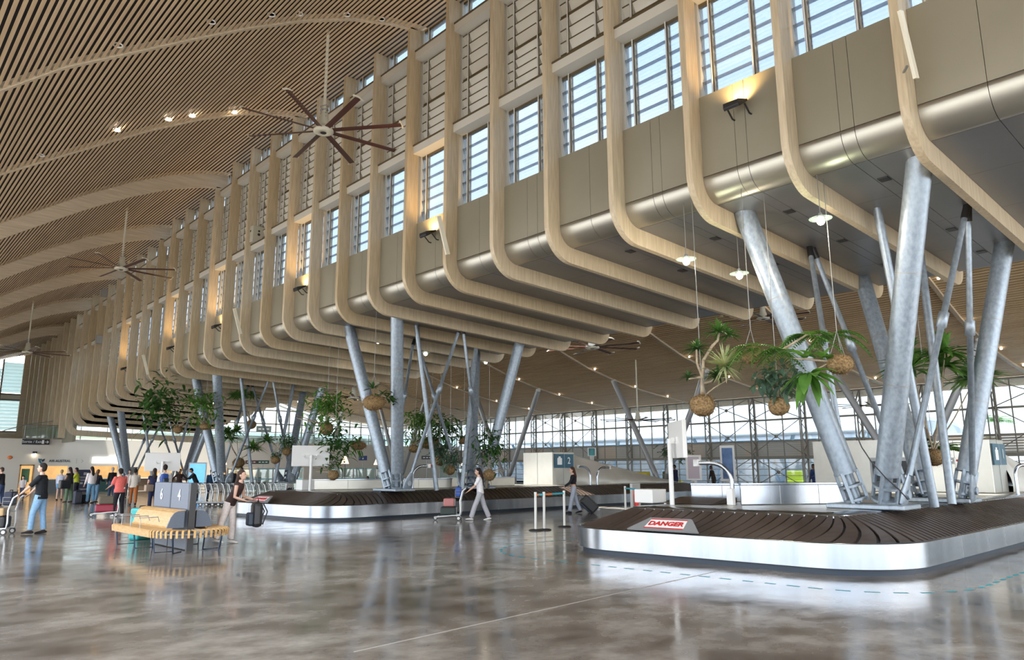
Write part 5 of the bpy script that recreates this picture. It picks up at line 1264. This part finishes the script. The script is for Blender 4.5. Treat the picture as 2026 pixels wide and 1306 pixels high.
c = empty('wall_lamp', (wx(63), YW, 2.78)); MB().b2((-.12, -.30, 0), (.12, 0, .16)).build('housing', BLACK, c); MB().b2((-.08, -.24, -.02), (.08, -.05, 0)).build('diffuser', BULB, c)
tag(c, 'small black wall lamp on the white wall above the queue', 'lamp')
o = MB().ell((0, 0, 0), (.16, .08, .13), 10, 8).build('alarm_beacon', ORTAPE); o.location = (wx(15), YW-.06, 2.5); tag(o, 'small orange beacon on the white wall at the far left', 'beacon')
c = empty('menu_screen', (17.3, YW-.5, 1.48)); MB().b2((-.42, -.03, -.32), (.42, .03, .32)).build('panel', BLACK, c); lt = MB()
for k in range(5): lt.b2((-.34, -.034, .2-.11*k), (.34, -.03, .23-.11*k))
lt.build('print', GREYM, c); MB().b2((-.05, -.02, -1.48), (.05, .02, -.3)).build('post', BLACK, c); tag(c, 'black text screen right of the lit white sign', 'screen')
c = empty('poster_screen', at(390, 940, D=50)); c.location.z = 0; fM = frame_of(-Vector(c.location), (0, 0, 1.35)); fM[0][3] = fM[1][3] = 0
MB().box((0, 0, 0), (1.15, 1.45, .12), fM).build('frame', WHITE, c); MB().box((0, 0, .065), (1.0, 1.3, .01), fM).build('screen', SCRB, c); MB().b2((-.2, -.2, 0), (.2, .2, .65)).build('foot', GREYM, c)
tag(c, 'bright blue picture screen in a white frame behind the parked trolleys', 'screen')
# gallery railing
r = empty('gallery_railing', (10, YW+.15, 3.85)); MB().b2((0, -.01, .08), (40, .01, .92)).build('glass', GLASSR, r); 
for i in range(23): MB().b2((i*1.8, -.03, 0), (i*1.8+.05, .03, .98)).build('post', GREYM, r)
MB().tube([(0, 0, 1.0), (40, 0, 1.0)], .03, 8).build('handrail', GREYM, r); tag(r, 'glass railing along the gallery on top of the white wall', 'railing')
c = empty('stair_railing', (8.4, YW+.6, 3.85)); MB().tube([(0, 0, .4), (1.6, 0, 1.0), (3.4, 0, 1.35)], .03, 8).tube([(0, 0, .1), (1.6, 0, .65), (3.4, 0, 1.0)], .02, 8).build('rail', GREYM, c); tag(c, 'slanting handrail above the hanging exit sign', 'railing')
# end windows
YE = 78.0
W = empty('window_41', kind='structure'); fr = MB(); bl = MB(); wf = MB()
x0, x1 = -1.0, 11.8
def arch(x): return pz(x)-3.62
for k in range(9): 
    xx = x0+k*1.6; fr.b2((xx-.06, YE-.08, 4.9), (xx+.06, YE+.06, max(5, min(arch(xx), 11.6))))
for z in (4.95, 7.75, 8.25): fr.b2((x0, YE-.08, z-.07), (x1, YE+.06, z+.07))
wf.b2((x0, YE-.02, 7.8), (x1, YE+.02, 8.2))
z = 5.1
while z < 11.3:
    if not 7.55 < z < 8.3:
        for k in range(8):
            xa, xb = x0+k*1.6+.07, x0+(k+1)*1.6-.07
            if z+.3 < min(arch(xa), arch(xb)): bl.prism([(YE+.10, z), (YE-.06, z+.27), (YE-.05, z+.285), (YE+.115, z+.01)], 'x', xa, xb)
    z += .30
fr.build('mullion', TRUSS, W); wf.build('band', LOUV, W); bl.build('glass_louvre', glass_mat('end_louvre', (.42, .48, .47), .05, .42, (.72, .84, .83)), W)
o = MB().prism([(x, arch(x)+.05) for x, _ in PROF]+[(x, arch(x)+.75) for x, _ in PROF][::-1], 'y', YE-.2, YE+.1).build('end_arch', BEAM); tag(o, 'timber arch framing the louvred end window at the far left', 'beam')
struct(MB().b2((11.72, YE-.1, 3.84), (12.62, YE+.1, 12.6)).b2((-1.2, YE+.12, 3.84), (12.6, YE+.2, 4.95)).prism([(x, arch(x)+.6) for x, _ in PROF]+[(x, arch(x)+3.4) for x, _ in PROF][::-1], 'y', YE+.1, YE+.2).build('wall_end', BEAM))
W = empty('window_42', kind='structure'); fr = MB(); gl = MB(); wf = MB()
fr.b2((12.6, YE-.1, 3.84), (50.3, YE+.1, 5.0))
k = 22.0
while k < 50.2: fr.b2((k-.06, YE-.1, 5), (k+.06, YE+.08, pz2(k))); k += 1.55
for z in (5.1, 6.5, 8.0, 10): fr.b2((21.5, YE-.1, z-.06), (50.3, YE+.08, z+.06) if z < 6.6 else (38.5 if z < 9 else 33, YE+.08, z+.06))
gl.prism([(22, 5), (50.2, 5), (50.2, 6.7)]+[(x, z) for x, z in PROF2[1:-2]][::-1], 'y', YE, YE+.02)
fr.build('mullion', MULL, W); gl.build('pane', GLASS, W)
# glazed partition lines and lamps at the back
for i, (px0, px1, D) in enumerate(((450, 600, 49), (655, 765, 50), (870, 960, 48))):
    a = at(px0, 940, D=D); b = at(px1, 940, D=D); a.z = b.z = 0; c = empty('glass_partition', a); d = b-a
    MB().bar(Vector((0, 0, .85)), d+Vector((0, 0, .85)), .02, 1.6).build('glass', GLASSR, c); rl = MB()
    for z in (.95, 1.62): rl.bar(Vector((0, 0, z)), d+Vector((0, 0, z)), .05, .07)
    rl.build('rail', mat('teal_rail_%d' % i, (.08, .20, .21), .4), c); 
    for k in range(6): MB().b2(tuple(d*(k/5)-Vector((.04, .04, 0))), tuple(d*(k/5)+Vector((.04, .04, 1.7)))).build('post', GREYM, c)
    tag(c, ['glass partition with teal rails right of the third support', 'glass partition with teal rails behind the lamps', 'glass partition with teal rails behind the woman in white'][i], 'partition')
for i, (px, py, D, lab) in enumerate(((442, 912, 52, 'cone lamp right of the third support columns'), (683, 910, 50, 'cone lamp left of the small blue notice'), (747, 912, 50, 'cone lamp right of the small blue notice, half behind the column'), (920, 913, 47, 'cone lamp above the timber counter'))):
    p = at(px, py, D=D); c = empty('floor_lamp', (p.x, p.y, 0)); MB().lathe([(.26, p.z-.26), (.07, p.z+.24), (.05, p.z+.25)], n=20).build('lamp_shade', WARM, c)
    MB().tube([(0, 0, 0), (0, 0, p.z+.3)], .02, 8).build('pole', BLACK, c); MB().lathe([(.18, 0), (.18, .03), (.02, .05)], n=16).build('base', BLACK, c); tag(c, lab, 'lamp', 'cone shaded floor lamps')
for px0, px1, py0, py1, D, m_, lab in ((710, 726, 902, 911, 60, mat('notice_blue', (.01, .03, .17), .4), 'small blue notice sign with white emblem between two cone lamps'), (486, 508, 911, 918, 50, mat('sign_maroon', (.10, .03, .02), .5), 'maroon half of a long sign right of the third support'), (509, 532, 911, 918, 50, mat('sign_green', (.01, .05, .03), .5), 'dark green half of a long sign right of the third support'),
                                       (834, 856, 902, 909, 50, SIGND, 'dark sign board between the plants at the back'), (932, 950, 914, 920, 48, SIGND, 'dark sign board right of the farthest cone lamp'), (508, 536, 843, 855, 55, mat('sign_greygreen', (.16, .20, .17), .5), 'grey green panel hanging under the far soffit')):
    a = at(px0, py0, D=D); b = at(px1, py1, D=D); c = empty('notice_sign', (a+b)/2); n_ = Vector((-c.location.x, -c.location.y, 0)); M = frame_of(n_, (0, 0, 0)); w_ = (Vector((a.x, a.y))-Vector((b.x, b.y))).length; h_ = a.z-b.z
    MB().box((0, 0, 0), (w_, h_, .05), M).build('panel', m_, c); lt = MB()
    if 'emblem' in lab: lt.prism([(-.07, -.08), (.07, -.08), (0, .10)], 'z', .026, .03, M=M)
    else:
        for k in (-1, 0, 1): lt.box((w_*.27*k, 0, .027), (w_*.18, h_*.22, .006), M)
    lt.build('print', TXT, c)
    if 'hanging' in lab: MB().tube([(0, 0, h_/2), (0, 0, (pz2(c.location.x) if c.location.x > 20.7 else zb((c.location.y-3.567)/2)+RD)-c.location.z)], .015, 5).build('rod', GREYM, c)
    else: MB().tube([(0, 0, -c.location.z), (0, 0, -h_/2)], .03, 8).build('post', GREYM, c)
    tag(c, lab, 'sign')
p = at(922, 946, D=44); c = empty('timber_counter', (p.x, p.y, 0), .4); MB().prism([(-.9, 0), (.9, 0), (.9, 1.35), (-.9, 1.0)], 'y', -.3, .3).build('body', BENCH, c); MB().b2((-.95, -.35, .98), (.95, .35, 1.02)).build('worktop', WOODD, c); tag(c, 'light timber counter behind the woman in white', 'counter')
# posters and totems before the glass front
def totem(px, D, w_, h_, z0, m_, lab, rot=None):
    p = at(px, 940, D=D); c = empty('poster_stand', (p.x, p.y, 0)); M = frame_of((-p.x, -p.y, 0), (0, 0, z0+h_/2))
    MB().box((0, 0, 0), (w_, h_, .2), M).build('casing', WHITE, c, bevel=.02); MB().box((0, 0, .105), (w_*.72, h_*.86, .01), M).build('poster', m_, c)
    if z0 > .05: MB().b2((-.12, -.08, 0), (.12, .08, z0)).build('foot', WHITE, c)
    return tag(c, lab, 'poster')
totem(1441, 40, .78, 1.95, .85, mat('poster_night', (.03, .08, .22), .4, c2=(.12, .25, .5), scale=1.2), 'tall white stand with a blue poster before the glass front')
totem(1373, 38, .80, 1.3, .95, mat('poster_pink', (.50, .42, .46), .4), 'white stand with a pale pink panel behind the edge-on screen')
totem(1172, 47, .55, .55, 2.35, mat('sign_teal', (.02, .08, .12), .4, c2=(.05, .35, .36), scale=1.5), 'small teal and navy sign before the glass front')
rnd = random.Random(5); c = empty('hanging_greenery', at(1338, 892, D=44)); fo = MB(); bush(fo, Vector((0, 0, 0)), (1.3, .5, .5), 420, rnd, .3, .16, .3)
fo.build('foliage', LEAF_B, c); MB().tube([(-1.1, 0, .2), (1.1, 0, .2)], .05, 8).tube([(-.9, 0, .2), (-.9, 0, 3.6)], .01, 4).tube([(.9, 0, .2), (.9, 0, 3.6)], .01, 4).build('hanger', GREYM, c); tag(c, 'hanging bluish green foliage behind the edge-on screen', 'plant')
# ================================================================ outside
OUTW = mat('outside_white', (.74, .78, .84), .6, c2=(.62, .70, .80), scale=.12); OUTB = mat('outside_glass', (.22, .36, .52), .25, c2=(.42, .56, .70), scale=.25)
c = empty('terminal_building', (64, 30, 0)); MB().b2((0, -6, 0), (16, 48, 2.6)).build('wall', OUTW, c); MB().b2((.5, -5, 2.6), (15, 47, 4.1)).build('window_band', OUTB, c)
MB().strip([(-4, 4.3), (0, 5.0), (5, 5.5), (10, 5.5), (16, 4.7)], 'y', -8, 52, True, .3).build('roof', OUTW, c); 
for k in range(9): MB().tube([(-1.5, -4+k*6.5, 0), (-2.5, -2.2+k*6.5, 4.5)], .16, 8).build('prop', OUTB, c); MB().tube([(-1.5, -4+k*6.5, 0), (-2.5, -6+k*6.5, 4.5)], .16, 8).build('prop', OUTB, c)
tag(c, 'pale terminal building with curved roof outside the glass front', 'building')
def palm(x, y, h, lab, seed):
    rnd = random.Random(seed); c = empty('palm_tree', (x, y, -.22)); MB().tube([(0, 0, 0), (.15, 0, h*.5), (.1, .1, h)], [.22, .16, .12], 8).build('trunk', STEM, c); fo = MB()
    for k in range(18): a = 2*PI*k/18+rnd.uniform(-.1, .1); frond(fo, Vector((.1, .1, h)), Vector((math.cos(a), math.sin(a), rnd.uniform(.2, .9))), rnd.uniform(1.8, 2.6), 12, .12, .75, .45)
    fo.build('crown', LEAF_M, c); tag(c, lab, 'tree', 'palm trees outside the glass front')
for i, (px, D, h, lab) in enumerate(((1985, 78, 6.6, 'tallest palm tree outside beyond the right end of the glass front'), (1950, 84, 4.6, 'short palm tree outside left of the tallest palm'), (1770, 90, 5.6, 'palm tree outside seen between the nearest columns'), (1665, 95, 5.2, 'palm tree outside left of the near right column'))):
    p = at(px, 940, D=D); palm(p.x, p.y, h, lab, i)
for i, (px, D, m_, lab) in enumerate(((1275, 58.5, mat('cart_yellow', (.65, .50, .03), .5), 'yellow service cart outside the glass front near the hood tip'), (1330, 61, MATS['cart_yellow'], 'yellow service cart outside behind the edge-on screen'), (1575, 59, mat('cart_lime', (.45, .60, .05), .5), 'lime green service cart outside left of the near left column foot'))):
    p = at(px, 940, D=D); c = empty('service_cart', (p.x, p.y, -.22), .3); MB().b2((-1.0, -.6, .35), (1.0, .6, .75)).b2((-.9, -.55, .75), (-.1, .55, 1.5)).build('body', m_, c, bevel=.05)
    for x_ in (-.65, .65):
        for y_ in (-.6, .6): MB().tube([(x_, y_-.08, .25), (x_, y_+.08, .25)], .25, 14, sx=(0, 0, 1)).build('wheel', BLACK, c)
    tag(c, lab, 'cart')
